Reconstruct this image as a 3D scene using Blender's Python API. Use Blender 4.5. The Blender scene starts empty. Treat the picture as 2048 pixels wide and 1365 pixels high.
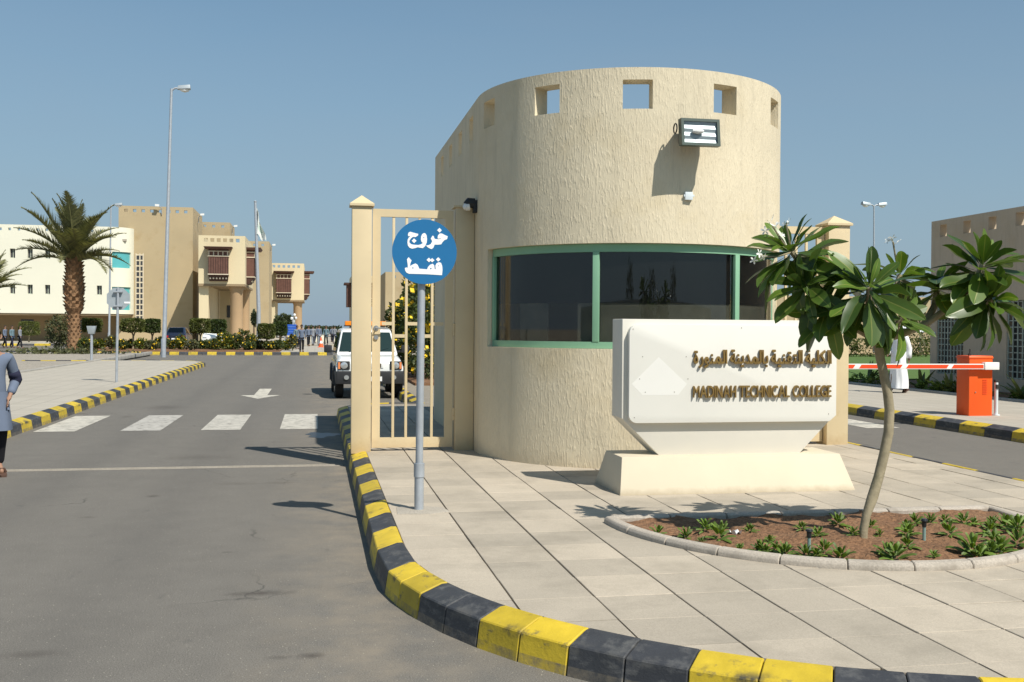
import bpy, bmesh, math, random
from mathutils import Vector, Matrix, Euler, Quaternion, geometry
import numpy as np
R = math.radians
random.seed(7)
sc = bpy.context.scene
C = sc.collection

# ---------------------------------------------------------------- camera, sky, sun, exposure
F_PX, W_PX, H_PX = 2100.0, 2048.0, 1365.0
YAW, PITCH, ROLL, EYE = R(10.63), math.atan(25.5 / 2100.0), R(0.4), 1.75
RZ = -.05        # level of the carriageway
cam_d = bpy.data.cameras.new('camera'); cam = bpy.data.objects.new('camera', cam_d); C.objects.link(cam)
cam_d.sensor_width = 36.0; cam_d.lens = 36.0 * F_PX / W_PX
cam_d.clip_start = 0.05; cam_d.clip_end = 6000
cam.location = (0, 0, EYE)
cam.matrix_world = Matrix.Translation((0, 0, EYE)) @ Matrix.Rotation(-YAW, 4, 'Z') @ Matrix.Rotation(R(90) - PITCH, 4, 'X') @ Matrix.Rotation(ROLL, 4, 'Z')
sc.camera = cam

SUN_DIR = Vector((1.04, -1.67, 2.44)).normalized()          # towards the sun
world = bpy.data.worlds.new('World'); sc.world = world; world.use_nodes = True
wn = world.node_tree.nodes; wl = world.node_tree.links
sky = wn.new('ShaderNodeTexSky'); sky.sky_type = 'NISHITA'; sky.sun_disc = False
sky.sun_elevation = math.asin(SUN_DIR.z)
sky.sun_rotation = math.atan2(SUN_DIR.x, SUN_DIR.y)
sky.air_density = 1.0; sky.dust_density = 1.2; sky.ozone_density = 1.2; sky.altitude = 600
SKY = 0.085
tcw = wn.new('ShaderNodeTexCoord'); sepw = wn.new('ShaderNodeSeparateXYZ'); wl.new(tcw.outputs['Generated'], sepw.inputs[0])
rmp = wn.new('ShaderNodeMapRange'); rmp.interpolation_type = 'LINEAR'      # dust haze thinning with height, the same all round
rmp.inputs['From Min'].default_value = 0; rmp.inputs['From Max'].default_value = .42; rmp.inputs['To Min'].default_value = .97; rmp.inputs['To Max'].default_value = .10
wl.new(sepw.outputs['Z'], rmp.inputs['Value'])
mxw = wn.new('ShaderNodeMix'); mxw.data_type = 'RGBA'; nzw = wn.new('ShaderNodeTexNoise'); nzw.inputs['Scale'].default_value = 2.6; nzw.inputs['Detail'].default_value = 6; nzw.inputs['Distortion'].default_value = .6
mpw = wn.new('ShaderNodeMapping'); mpw.inputs['Scale'].default_value = (1, 1, 5); wl.new(tcw.outputs['Generated'], mpw.inputs[0]); wl.new(mpw.outputs[0], nzw.inputs['Vector'])
m1 = wn.new('ShaderNodeMath'); m1.operation = 'MULTIPLY_ADD'; m1.inputs[1].default_value = .22; m1.inputs[2].default_value = -.11; wl.new(nzw.outputs[0], m1.inputs[0])
m2 = wn.new('ShaderNodeMath'); m2.operation = 'ADD'; m2.use_clamp = True; wl.new(rmp.outputs[0], m2.inputs[0]); wl.new(m1.outputs[0], m2.inputs[1])
wl.new(m2.outputs[0], mxw.inputs[0]); wb_ = wn.new('ShaderNodeMix'); wb_.data_type = 'RGBA'; wb_.blend_type = 'MULTIPLY'; wb_.inputs[0].default_value = 1; wb_.inputs[7].default_value = (.78, 1.06, 1.06, 1)
wl.new(sky.outputs[0], wb_.inputs[6]); wl.new(wb_.outputs[2], mxw.inputs[6])
mxw.inputs[7].default_value = (.242 / SKY, .315 / SKY, .392 / SKY, 1)
wl.new(mxw.outputs[2], wn['Background'].inputs[0]); wn['Background'].inputs[1].default_value = SKY
sun_d = bpy.data.lights.new('sun', 'SUN'); sun_d.energy = 4.6; sun_d.angle = R(0.53); sun_d.color = (1.0, 0.95, 0.87)
sun = bpy.data.objects.new('sun', sun_d); C.objects.link(sun)
sun.rotation_euler = SUN_DIR.to_track_quat('Z', 'Y').to_euler(); sun.location = (30, -50, 70)
vs = sc.view_settings
vs.view_transform = 'Standard'; vs.look = 'None'; vs.exposure = 0.3; vs.gamma = 1.0; vs.use_curve_mapping = False
sc.cycles.max_bounces = 6; sc.cycles.transparent_max_bounces = 12

# ---------------------------------------------------------------- where a pixel of the photograph lies in the place
def ray(px, py):
    x = px - 1024; y = 682.5 - py
    c, s = math.cos(ROLL), math.sin(ROLL)
    x, y = c * x - s * y, s * x + c * y
    cp, sp = math.cos(PITCH), math.sin(PITCH)
    v0, v1 = x / F_PX, y / F_PX
    up = v1 * cp - sp; fw = v1 * sp + cp
    cy, sy = math.cos(YAW), math.sin(YAW)
    return Vector((v0 * cy + fw * sy, -v0 * sy + fw * cy, up))
def on_ground(px, py, z=0.15):
    if z == 0: z = RZ
    r = ray(px, py); t = (z - EYE) / r.z
    return Vector((r.x * t, r.y * t, z))
def on_y(px, py, Y):
    r = ray(px, py); t = Y / r.y
    return Vector((r.x * t, Y, EYE + r.z * t))

# ---------------------------------------------------------------- materials
MATS = {}
def node_mat(name):
    m = bpy.data.materials.new(name); m.use_nodes = True
    nt = m.node_tree; b = nt.nodes['Principled BSDF']
    MATS[name] = m
    return m, nt, b
def nmath(nt, op, a, b=None):
    n = nt.nodes.new('ShaderNodeMath'); n.operation = op
    for i, v in enumerate((a, b)):
        if v is None: continue
        if isinstance(v, (int, float)): n.inputs[i].default_value = v
        else: nt.links.new(v, n.inputs[i])
    return n.outputs[0]
def nnoise(nt, vec, scale, detail=4, rough=.55, dist=0):
    n = nt.nodes.new('ShaderNodeTexNoise'); n.inputs['Scale'].default_value = scale
    n.inputs['Detail'].default_value = detail; n.inputs['Roughness'].default_value = rough
    n.inputs['Distortion'].default_value = dist
    if vec is not None: nt.links.new(vec, n.inputs['Vector'])
    return n.outputs[0]
def nramp(nt, fac, p0, p1, c0=(0, 0, 0, 1), c1=(1, 1, 1, 1)):
    n = nt.nodes.new('ShaderNodeValToRGB'); e = n.color_ramp.elements
    e[0].position = p0; e[1].position = p1; e[0].color = c0; e[1].color = c1
    nt.links.new(fac, n.inputs[0]); return n.outputs[0]
def nmix(nt, fac, a, b, mode='MIX'):
    n = nt.nodes.new('ShaderNodeMix'); n.data_type = 'RGBA'; n.blend_type = mode
    for i, v in ((0, fac), (6, a), (7, b)):
        if isinstance(v, (int, float)): n.inputs[i].default_value = v
        elif isinstance(v, (tuple, list)): n.inputs[i].default_value = (*v[:3], 1)
        else: nt.links.new(v, n.inputs[i])
    return n.outputs[2]
def nmapping(nt, vec, scale):
    n = nt.nodes.new('ShaderNodeMapping'); n.inputs['Scale'].default_value = scale
    nt.links.new(vec, n.inputs['Vector']); return n.outputs[0]
def npos(nt): return nt.nodes.new('ShaderNodeNewGeometry').outputs['Position']
def nbump(nt, b, h, strength=.3, dist=.01):
    n = nt.nodes.new('ShaderNodeBump'); n.inputs['Strength'].default_value = strength; n.inputs['Distance'].default_value = dist
    nt.links.new(h, n.inputs['Height']); nt.links.new(n.outputs[0], b.inputs['Normal'])
def S(c, k): return tuple(min(1, x * k) for x in c[:3])

def mat(name, col, rough=.8, var=.08, scale=3, fine=0, fscale=120, bump=0, bscale=60, bdist=.005, metal=0, spec=.35, tone=0, rnd=0, dirt=None, dscale=1.2, dlo=.55, dhi=.75, coat=0):
    """plain surface: colour varied by broad + fine noise, optional per-leaf tone, per-object tint, blotches and relief"""
    m, nt, b = node_mat(name); P = npos(nt)
    c = nmix(nt, nramp(nt, nnoise(nt, P, scale), .3, .7), S(col, 1 - var), S(col, 1 + var))
    if fine: c = nmix(nt, fine, c, nmix(nt, nramp(nt, nnoise(nt, P, fscale, 2), .35, .65), S(col, .45), S(col, 1.7)))
    if dirt: c = nmix(nt, nramp(nt, nnoise(nt, P, dscale, 6, .65), dlo, dhi), c, dirt)
    if tone:
        a = nt.nodes.new('ShaderNodeAttribute'); a.attribute_name = 'tone'
        c = nmix(nt, 1.0, c, nramp(nt, a.outputs['Fac'], 0, 1, (1 - tone, 1 - tone, 1 - tone * .6, 1), (1 + tone, 1 + tone * .9, 1, 1)), 'MULTIPLY')
    if rnd:
        oi = nt.nodes.new('ShaderNodeObjectInfo')
        c = nmix(nt, 1.0, c, nramp(nt, oi.outputs['Random'], 0, 1, (1 - rnd,) * 3 + (1,), (1 + rnd * .6, 1 + rnd * .5, 1 + rnd * .4, 1)), 'MULTIPLY')
    nt.links.new(c, b.inputs['Base Color'])
    b.inputs['Roughness'].default_value = rough; b.inputs['Metallic'].default_value = metal
    b.inputs['Specular IOR Level'].default_value = spec
    if coat: b.inputs['Coat Weight'].default_value = coat; b.inputs['Coat Roughness'].default_value = .08
    if bump: nbump(nt, b, nnoise(nt, P, bscale, 3), bump, bdist)
    return m

# -- asphalt with its stains
def make_asphalt():
    m, nt, b = node_mat('asphalt'); P = npos(nt)
    c = nmix(nt, nramp(nt, nnoise(nt, P, .35, 5, .6), .3, .7), (.120, .110, .094), (.165, .151, .129))
    c = nmix(nt, .55, c, nmix(nt, nramp(nt, nnoise(nt, P, 3.2, 5, .7), .3, .72), (.110, .10, .085), (.175, .160, .136)))
    c = nmix(nt, .42, c, nmix(nt, nramp(nt, nnoise(nt, P, 120, 3, .7), .36, .64), (.045, .042, .038), (.29, .27, .235)))
    sx = nt.nodes.new('ShaderNodeSeparateXYZ'); nt.links.new(P, sx.inputs[0])
    trk = nmath(nt, 'ABSOLUTE', nmath(nt, 'SUBTRACT', nmath(nt, 'ABSOLUTE', nmath(nt, 'ADD', sx.outputs['X'], 2.2)), .78))      # two wheel tracks down the exit lane
    trf = nmath(nt, 'MULTIPLY', nramp(nt, trk, .1, .5, (1, 1, 1, 1), (0, 0, 0, 1)), nmath(nt, 'MULTIPLY', nnoise(nt, nmapping(nt, P, (2, .25, 1)), 1.5, 4), .5))
    c = nmix(nt, trf, c, (.10, .094, .085))
    dk_ = nmath(nt, 'MULTIPLY', nramp(nt, nmath(nt, 'ABSOLUTE', nmath(nt, 'SUBTRACT', sx.outputs['X'], .4)), .0, .95, (1, 1, 1, 1), (0, 0, 0, 1)), nramp(nt, nnoise(nt, P, 2.4, 6, .7), .38, .7))   # blown sand lying along the kerb
    c = nmix(nt, nmath(nt, 'MULTIPLY', dk_, .75), c, (.27, .225, .165))
    crk = nt.nodes.new('ShaderNodeTexVoronoi'); crk.feature = 'DISTANCE_TO_EDGE'; crk.inputs['Scale'].default_value = .23
    wv = nt.nodes.new('ShaderNodeVectorMath'); wv.operation = 'ADD'; nt.links.new(P, wv.inputs[0])
    nv = nt.nodes.new('ShaderNodeTexNoise'); nv.inputs['Scale'].default_value = 1.4; nv.inputs['Detail'].default_value = 5; nt.links.new(P, nv.inputs['Vector']); nt.links.new(nv.outputs['Color'], wv.inputs[1]); nt.links.new(wv.outputs[0], crk.inputs['Vector'])
    c = nmix(nt, nmath(nt, 'MULTIPLY', nramp(nt, crk.outputs['Distance'], .0, .0035, (1, 1, 1, 1), (0, 0, 0, 1)), nramp(nt, nnoise(nt, P, .5, 2), .5, .62)), c, (.075, .07, .062))
    c = nmix(nt, nramp(nt, nnoise(nt, P, 75, 1), .735, .76), c, (.42, .38, .3))            # pale grit
    c = nmix(nt, nramp(nt, nnoise(nt, nmapping(nt, P, (2.6, 1.3, 1)), 1.4, 4, .6), .66, .78), c, (.10, .094, .085))
    stains = [(on_ground(520, 1187, 0), .27, .085, .8), (on_ground(622, 1312, 0), .11, .07, .75), (on_ground(560, 1315, 0), .09, .05, .5),
              (on_ground(305, 993, 0), .09, .09, .7), (on_ground(475, 968, 0), .3, .14, .3), (on_ground(560, 966, 0), .25, .12, .4),
              (on_ground(330, 815, 0), .5, .8, .45), (on_ground(252, 834, 0), .18, .3, .5), (on_ground(455, 1105, 0), .09, .05, .5),
              (on_ground(395, 915, 0), .6, .4, .3), (on_ground(60, 1310, 0), .22, .1, .45), (on_ground(175, 1035, 0), .1, .06, .5)]
    nd = nnoise(nt, P, 9, 4, .7)
    for p, rx, ry, k in stains:
        s = nt.nodes.new('ShaderNodeVectorMath'); s.operation = 'SUBTRACT'; nt.links.new(P, s.inputs[0]); s.inputs[1].default_value = p
        d = nt.nodes.new('ShaderNodeVectorMath'); d.operation = 'DIVIDE'; nt.links.new(s.outputs[0], d.inputs[0]); d.inputs[1].default_value = (rx, ry, 1)
        l = nt.nodes.new('ShaderNodeVectorMath'); l.operation = 'LENGTH'; nt.links.new(d.outputs[0], l.inputs[0])
        e = nmath(nt, 'ADD', l.outputs['Value'], nmath(nt, 'MULTIPLY', nd, 1.1))
        f = nmath(nt, 'MULTIPLY', nramp(nt, e, .75, 1.0, (1, 1, 1, 1), (0, 0, 0, 1)) if False else nmath(nt, 'SUBTRACT', 1.55, e), k)
        f2 = nt.nodes.new('ShaderNodeClamp'); nt.links.new(f, f2.inputs[0])
        c = nmix(nt, f2.outputs[0], c, (.062, .052, .044))
    nt.links.new(c, b.inputs['Base Color']); b.inputs['Roughness'].default_value = .88; b.inputs['Specular IOR Level'].default_value = .25
    nbump(nt, b, nmath(nt, 'ADD', nnoise(nt, P, 160, 3), nmath(nt, 'MULTIPLY', nnoise(nt, P, 5, 3), .6)), .35, .004)
    return m
make_asphalt()

# -- combed render of the guard houses: drips run down the wall (uv in metres along and up the wall)
def make_render_mat(name, col, strength=.9):
    m, nt, b = node_mat(name)
    uv = nt.nodes.new('ShaderNodeUVMap').outputs[0]; P = npos(nt)
    c = nmix(nt, nramp(nt, nnoise(nt, P, 1.1, 5, .6), .3, .7), S(col, .93), S(col, 1.05))
    c = nmix(nt, nramp(nt, nnoise(nt, nmapping(nt, uv, (5, .5, 1)), 1.6, 5, .6), .52, .8), c, S(col, .80))
    c = nmix(nt, nramp(nt, nnoise(nt, P, .6, 7, .7), .52, .72), c, (col[0] * .90, col[1] * .87, col[2] * .80))
    nt.links.new(c, b.inputs['Base Color']); b.inputs['Roughness'].default_value = .9; b.inputs['Specular IOR Level'].default_value = .2
    h1 = nramp(nt, nnoise(nt, nmapping(nt, uv, (46, 8.5, 1)), 1.0, 3, .55, .4), .48, .66)
    h2 = nnoise(nt, nmapping(nt, uv, (80, 14, 1)), 1.0, 2, .5)
    nbump(nt, b, nmath(nt, 'ADD', h1, nmath(nt, 'MULTIPLY', h2, .35)), strength, .012)
    return m
make_render_mat('render_cream', (.675, .59, .425), .36)
make_render_mat('render_beige', (.52, .43, .32), .2)

def make_paint(name, col, under, wear_lo=.60, wear_hi=.66, rough=.55, scuff=None):
    m, nt, b = node_mat(name); P = npos(nt)
    c = nmix(nt, nramp(nt, nnoise(nt, P, 7, 5, .6), .3, .7), S(col, .85), S(col, 1.1))
    w = nramp(nt, nnoise(nt, nmapping(nt, P, (1, 1, 2.2)), 7.5, 8, .68), wear_lo, wear_hi)
    c = nmix(nt, w, c, under)
    if scuff:
        sz = nt.nodes.new('ShaderNodeSeparateXYZ'); nt.links.new(P, sz.inputs[0])
        band = nramp(nt, nmath(nt, 'ABSOLUTE', nmath(nt, 'SUBTRACT', sz.outputs['Z'], .095)), .012, .035, (1, 1, 1, 1), (0, 0, 0, 1))
        c = nmix(nt, nmath(nt, 'MULTIPLY', band, nramp(nt, nnoise(nt, P, 3.4, 6, .65), .52, .62)), c, scuff)
        low = nramp(nt, sz.outputs['Z'], -.05, .0, (1, 1, 1, 1), (0, 0, 0, 1))
        c = nmix(nt, nmath(nt, 'MULTIPLY', low, nramp(nt, nnoise(nt, P, 9, 5, .7), .35, .7)), c, (.17, .145, .11))
    oi = nt.nodes.new('ShaderNodeObjectInfo')
    c = nmix(nt, 1.0, c, nramp(nt, oi.outputs['Random'], 0, 1, (.80, .80, .82, 1), (1.08, 1.06, 1.0, 1)), 'MULTIPLY')
    nt.links.new(c, b.inputs['Base Color']); b.inputs['Roughness'].default_value = rough; b.inputs['Specular IOR Level'].default_value = .3
    nbump(nt, b, nmath(nt, 'ADD', nnoise(nt, P, 45, 4, .65), nmath(nt, 'MULTIPLY', w, .4)), .4, .006)
    return m
make_paint('kerb_yellow', (.60, .435, .035), (.15, .13, .075), .58, .70, scuff=(.09, .08, .05))
make_paint('kerb_black', (.048, .051, .058), (.13, .13, .128), .50, .72, .6, scuff=(.10, .098, .094))
make_paint('road_white', (.50, .475, .42), (.20, .19, .168), .50, .68, .85)

# -- glass
def make_glass(name, tint, ior=1.5, extra=.02):
    m = bpy.data.materials.new(name); m.use_nodes = True; nt = m.node_tree; MATS[name] = m
    for n in list(nt.nodes):
        if n.type != 'OUTPUT_MATERIAL': nt.nodes.remove(n)
    out = nt.nodes[0]
    t = nt.nodes.new('ShaderNodeBsdfTransparent'); t.inputs[0].default_value = (*tint, 1)
    g = nt.nodes.new('ShaderNodeBsdfGlossy'); g.inputs['Roughness'].default_value = .02
    ge = nt.nodes.new('ShaderNodeNewGeometry'); dt = nt.nodes.new('ShaderNodeVectorMath'); dt.operation = 'DOT_PRODUCT'      # same from both sides of the thin pane
    nt.links.new(ge.outputs['Normal'], dt.inputs[0]); nt.links.new(ge.outputs['Incoming'], dt.inputs[1])
    sch = nmath(nt, 'POWER', nmath(nt, 'SUBTRACT', 1.0, nmath(nt, 'ABSOLUTE', dt.outputs['Value'])), 5.0)
    f0 = ((ior - 1) / (ior + 1)) ** 2
    fres = nmath(nt, 'ADD', nmath(nt, 'MULTIPLY', sch, 1 - f0), f0)
    mx = nt.nodes.new('ShaderNodeMixShader')
    nt.links.new(nmath(nt, 'ADD', fres, extra), mx.inputs[0]); nt.links.new(t.outputs[0], mx.inputs[1]); nt.links.new(g.outputs[0], mx.inputs[2])
    nt.links.new(mx.outputs[0], out.inputs[0])
make_glass('booth_glass', (.62, .63, .61), 1.5, .015)
make_glass('clear_glass', (.75, .78, .78), 1.45, .02)
make_glass('car_glass', (.14, .20, .19), 1.5, .03)

mat('sand', (.34, .29, .22), .95, .12, .05, fine=.3, fscale=30)
mat('gravel', (.30, .265, .215), .95, .15, .5, fine=.5, fscale=14, bump=.5, bscale=20, bdist=.03)
mat('joint', (.24, .21, .165), .95, .2, 6, fine=.3, fscale=90)
mat('paver', (.415, .362, .285), .85, .07, 2.2, fine=.16, fscale=130, bump=.15, bscale=120, bdist=.002, rnd=.15, dirt=(.285, .25, .195), dscale=1.6, dlo=.48, dhi=.80)
mat('concrete', (.36, .34, .30), .9, .10, 3, fine=.2, fscale=90, bump=.3, bscale=60, bdist=.004, rnd=.08)
mat('concrete_patch', (.37, .33, .27), .9, .12, 5, fine=.25, fscale=70, bump=.3, bscale=50)
mat('bed_stone', (.40, .355, .295), .88, .10, 4, fine=.22, fscale=80, bump=.35, bscale=55, bdist=.004, rnd=.1, dirt=(.27, .235, .19), dscale=5)
mat('soil', (.185, .098, .050), .97, .3, 3, fine=.5, fscale=38, bump=1.0, bscale=18, bdist=.04, dirt=(.26, .16, .09), dscale=4, dlo=.55, dhi=.75)
mat('lawn', (.075, .13, .025), .9, .25, 2, fine=.5, fscale=25)
# left pavement: slab joints drawn by the material, too small to part there
def make_far_slabs():
    m, nt, b = node_mat('far_slabs'); P = npos(nt)
    br = nt.nodes.new('ShaderNodeTexBrick'); nt.links.new(P, br.inputs['Vector'])
    br.offset = 0; br.inputs['Scale'].default_value = 1; br.inputs['Brick Width'].default_value = .5; br.inputs['Row Height'].default_value = .5
    br.inputs['Mortar Size'].default_value = .012; br.inputs['Color1'].default_value = (.39, .352, .288, 1); br.inputs['Color2'].default_value = (.42, .38, .31, 1); br.inputs['Mortar'].default_value = (.27, .245, .205, 1)
    c = nmix(nt, nramp(nt, nnoise(nt, P, .7, 6, .6), .45, .75), br.outputs[0], (.35, .315, .255))
    nt.links.new(c, b.inputs['Base Color']); b.inputs['Roughness'].default_value = .9
make_far_slabs()

mat('gate_cream', (.62, .505, .315), .5, .05, 2, bump=.05, bscale=60, bdist=.001, dirt=(.50, .37, .19), dscale=3, dlo=.62, dhi=.8)
mat('steel', (.55, .55, .54), .35, .06, 8, metal=.9)
mat('galvanised', (.40, .43, .46), .5, .10, 9, metal=.35, bump=.1, bscale=80, bdist=.001)
mat('sign_blue', (.018, .145, .33), .35, .03, 4, spec=.4)
mat('sign_back', (.36, .40, .42), .5, .06, 5, metal=.3)
mat('reflective_white', (.86, .86, .84), .45, .01)
mat('monument_white', (.68, .65, .57), .75, .025, 2, bump=.04, bscale=80, bdist=.001, dirt=(.72, .68, .58), dscale=1.6, dlo=.55, dhi=.8)
mat('monument_panel', (.71, .695, .63), .6, .02, 2, bump=.03, bscale=40, bdist=.001)
mat('monument_base', (.60, .525, .39), .8, .035, 2, bump=.12, bscale=60, bdist=.002, dirt=(.60, .50, .36), dscale=5, dlo=.66, dhi=.74)
mat('emblem_white', (.735, .725, .675), .6, .015)
mat('screw', (.22, .20, .16), .6)
mat('bronze', (.30, .195, .065), .4, .2, 20, metal=.55)
mat('frame_green', (.22, .42, .27), .5, .04, 3)
mat('sill_tan', (.50, .38, .20), .85, .1, 8)
mat('dark_metal', (.035, .036, .035), .45, .1, 9)
mat('reflector', (.50, .54, .56), .35, .03, metal=.15)
mat('lamp_glass_white', (.75, .75, .72), .25)
mat('plastic_white', (.62, .68, .70), .5)
mat('curtain', (.42, .35, .23), .9, .08, 2)
mat('interior', (.68, .65, .57), .9)
mat('blind_dark', (.018, .018, .022), .7)
mat('added_panel_pale', (.34, .325, .275), .8, .3, 2.5)  # for the panels added to lighten the lower part of the band window
mat('interior_floor', (.16, .15, .14), .6)
mat('desk_wood', (.42, .34, .24), .5)
mat('roofing', (.40, .36, .30), .9)
mat('bark_grey', (.30, .255, .165), .85, .18, 14, bump=.5, bscale=45, bdist=.006, dirt=(.19, .17, .10), dscale=9)
mat('bark_brown', (.14, .095, .06), .95, .25, 8, bump=.6, bscale=30, bdist=.02)
mat('palm_trunk', (.25, .145, .075), .95, .3, 5, bump=.5, bscale=14, bdist=.04)
mat('litter', (.8, .8, .78), .8)
mat('stake_black', (.02, .022, .024), .3)
mat('stake_green', (.20, .30, .27), .4)
mat('barrier_orange', (.80, .105, .014), .42, .03, 3)
mat('barrier_orange_red', (.72, .07, .02), .45, .03, 3)
mat('boom_white', (.82, .82, .78), .45, .02)
mat('boom_red', (.82, .075, .018), .45, .03)
mat('car_white', (.76, .77, .74), .25, .01, spec=.5, coat=.6)
mat('car_navy', (.012, .016, .035), .25, .01, spec=.5, coat=.6)
mat('black_plastic', (.025, .026, .028), .55, .1, 10)
mat('tyre', (.02, .02, .02), .85, .1, 20)
mat('headlamp', (.60, .62, .62), .12, .02, metal=.6)
mat('indicator', (.75, .26, .10), .25)
mat('tail_red', (.4, .015, .015), .3)
mat('amber', (.82, .24, .015), .25, .06, 8)
mat('plate_white', (.75, .75, .74), .5)
mat('building_white', (.72, .70, .57), .85, .03, .25, bump=.1, bscale=8, bdist=.01)
mat('building_tan', (.43, .34, .205), .9, .05, .3, dirt=(.36, .265, .14), dscale=.4)
mat('building_cream', (.66, .56, .36), .9, .04, .3)
mat('column_tan', (.44, .30, .17), .9, .06, .5)
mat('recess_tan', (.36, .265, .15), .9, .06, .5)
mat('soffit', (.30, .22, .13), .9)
mat('wood_brown', (.13, .062, .045), .75, .15, 3)
mat('wood_dark', (.06, .03, .022), .8, .15, 3)
mat('trim_cream', (.62, .54, .40), .8)
mat('window_dark', (.05, .052, .055), .2, .1, 3, spec=.5)
mat('window_teal', (.10, .40, .42), .25, .05, 1, spec=.5)
mat('lattice_white', (.55, .55, .48), .7)
mat('lattice_grey', (.40, .44, .37), .6)
mat('skin', (.30, .17, .11), .6, .05)
mat('skin_dark', (.20, .115, .075), .6, .05)
mat('hair', (.012, .011, .01), .6)
mat('cloth_white', (.80, .81, .82), .9, .02, 4)
mat('cloth_slate', (.125, .155, .215), .9, .08, 6)
mat('cloth_navy', (.018, .02, .045), .9, .1, 6)
mat('cloth_black', (.012, .012, .016), .9, .1, 6)
mat('cloth_grey', (.22, .235, .26), .9, .08, 6)
mat('cloth_teal', (.13, .20, .23), .9, .08, 6)
mat('leather', (.09, .05, .035), .6)
mat('cone_orange', (.80, .12, .03), .6)
mat('board_blue', (.02, .09, .42), .5)
mat('flag_white', (.72, .75, .70), .85)
mat('flag_green', (.48, .58, .52), .85)
mat('petal_white', (.85, .85, .78), .6)
mat('petal_yellow', (.80, .52, .02), .6)
mat('petal_orange', (.75, .22, .03), .6)

def ground_grime(name, z0, z1, col, k=.8, nscale=4):
    """splash dirt with a ragged upper edge along the foot of a wall"""
    nt = MATS[name].node_tree; b = nt.nodes['Principled BSDF']; src = b.inputs['Base Color'].links[0].from_socket; P = npos(nt)
    sz = nt.nodes.new('ShaderNodeSeparateXYZ'); nt.links.new(P, sz.inputs[0])
    h = nmath(nt, 'ADD', sz.outputs['Z'], nmath(nt, 'MULTIPLY', nnoise(nt, P, nscale, 6, .7), -(z1 - z0) * 1.6))
    f = nramp(nt, nmath(nt, 'DIVIDE', nmath(nt, 'SUBTRACT', h, z0 - (z1 - z0) * 1.1), (z1 - z0) * 1.2), 0, 1, (k, k, k, 1), (0, 0, 0, 1))
    nt.links.new(nmix(nt, f, src, col), b.inputs['Base Color'])
ground_grime('monument_base', .15, .22, (.36, .29, .19), .9, 7)
ground_grime('render_cream', .15, .36, (.42, .35, .24), .55, 5)
ground_grime('gate_cream', .15, .36, (.40, .26, .12), .5, 9)
def leaf_mat(name, col, rough=.45, tone=.35, trans=.25, var=.2, scale=3, vein=None, rnd=0):
    m, nt, b = node_mat(name); P = npos(nt)
    c = nmix(nt, nramp(nt, nnoise(nt, P, scale), .3, .7), S(col, 1 - var), S(col, 1 + var))
    a = nt.nodes.new('ShaderNodeAttribute'); a.attribute_name = 'tone'
    if vein:
        c = nmix(nt, a.outputs['Fac'], c, vein)
    else:
        c = nmix(nt, 1.0, c, nramp(nt, a.outputs['Fac'], 0, 1, (1 - tone, 1 - tone, 1 - tone, 1), (1 + tone * 1.2, 1 + tone, 1, 1)), 'MULTIPLY')
    if rnd:
        oi = nt.nodes.new('ShaderNodeObjectInfo')
        c = nmix(nt, 1.0, c, nramp(nt, oi.outputs['Random'], 0, 1, (1 - rnd, 1 - rnd, 1 - rnd, 1), (1 + rnd * 1.5, 1 + rnd, 1, 1)), 'MULTIPLY')
    nt.links.new(c, b.inputs['Base Color']); b.inputs['Roughness'].default_value = rough; b.inputs['Specular IOR Level'].default_value = .4
    if trans:
        out = [n for n in nt.nodes if n.type == 'OUTPUT_MATERIAL'][0]
        t = nt.nodes.new('ShaderNodeBsdfTranslucent'); nt.links.new(nmix(nt, 1.0, c, (1.2, 1.25, .5), 'MULTIPLY'), t.inputs[0])
        mx = nt.nodes.new('ShaderNodeMixShader'); mx.inputs[0].default_value = trans
        nt.links.new(b.outputs[0], mx.inputs[1]); nt.links.new(t.outputs[0], mx.inputs[2]); nt.links.new(mx.outputs[0], out.inputs[0])
    return m
leaf_mat('plumeria_leaf', (.068, .135, .028), .33, trans=.28, vein=(.20, .24, .08), rnd=.45)
leaf_mat('hedge_leaf', (.088, .108, .030), .6, .45)
leaf_mat('hedge_dark', (.050, .078, .024), .6, .45)
leaf_mat('shrub_leaf', (.060, .085, .028), .6, .5)
leaf_mat('shrub_bright', (.095, .125, .022), .55, .5)
leaf_mat('grey_leaf', (.095, .105, .058), .7, .4)
leaf_mat('palm_leaf', (.155, .160, .090), .55, .45)
leaf_mat('bed_leaf', (.105, .175, .035), .55, .5)
leaf_mat('aloe_leaf', (.10, .13, .05), .5, .3)
leaf_mat('far_leaf', (.055, .075, .04), .7, .4)

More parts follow.
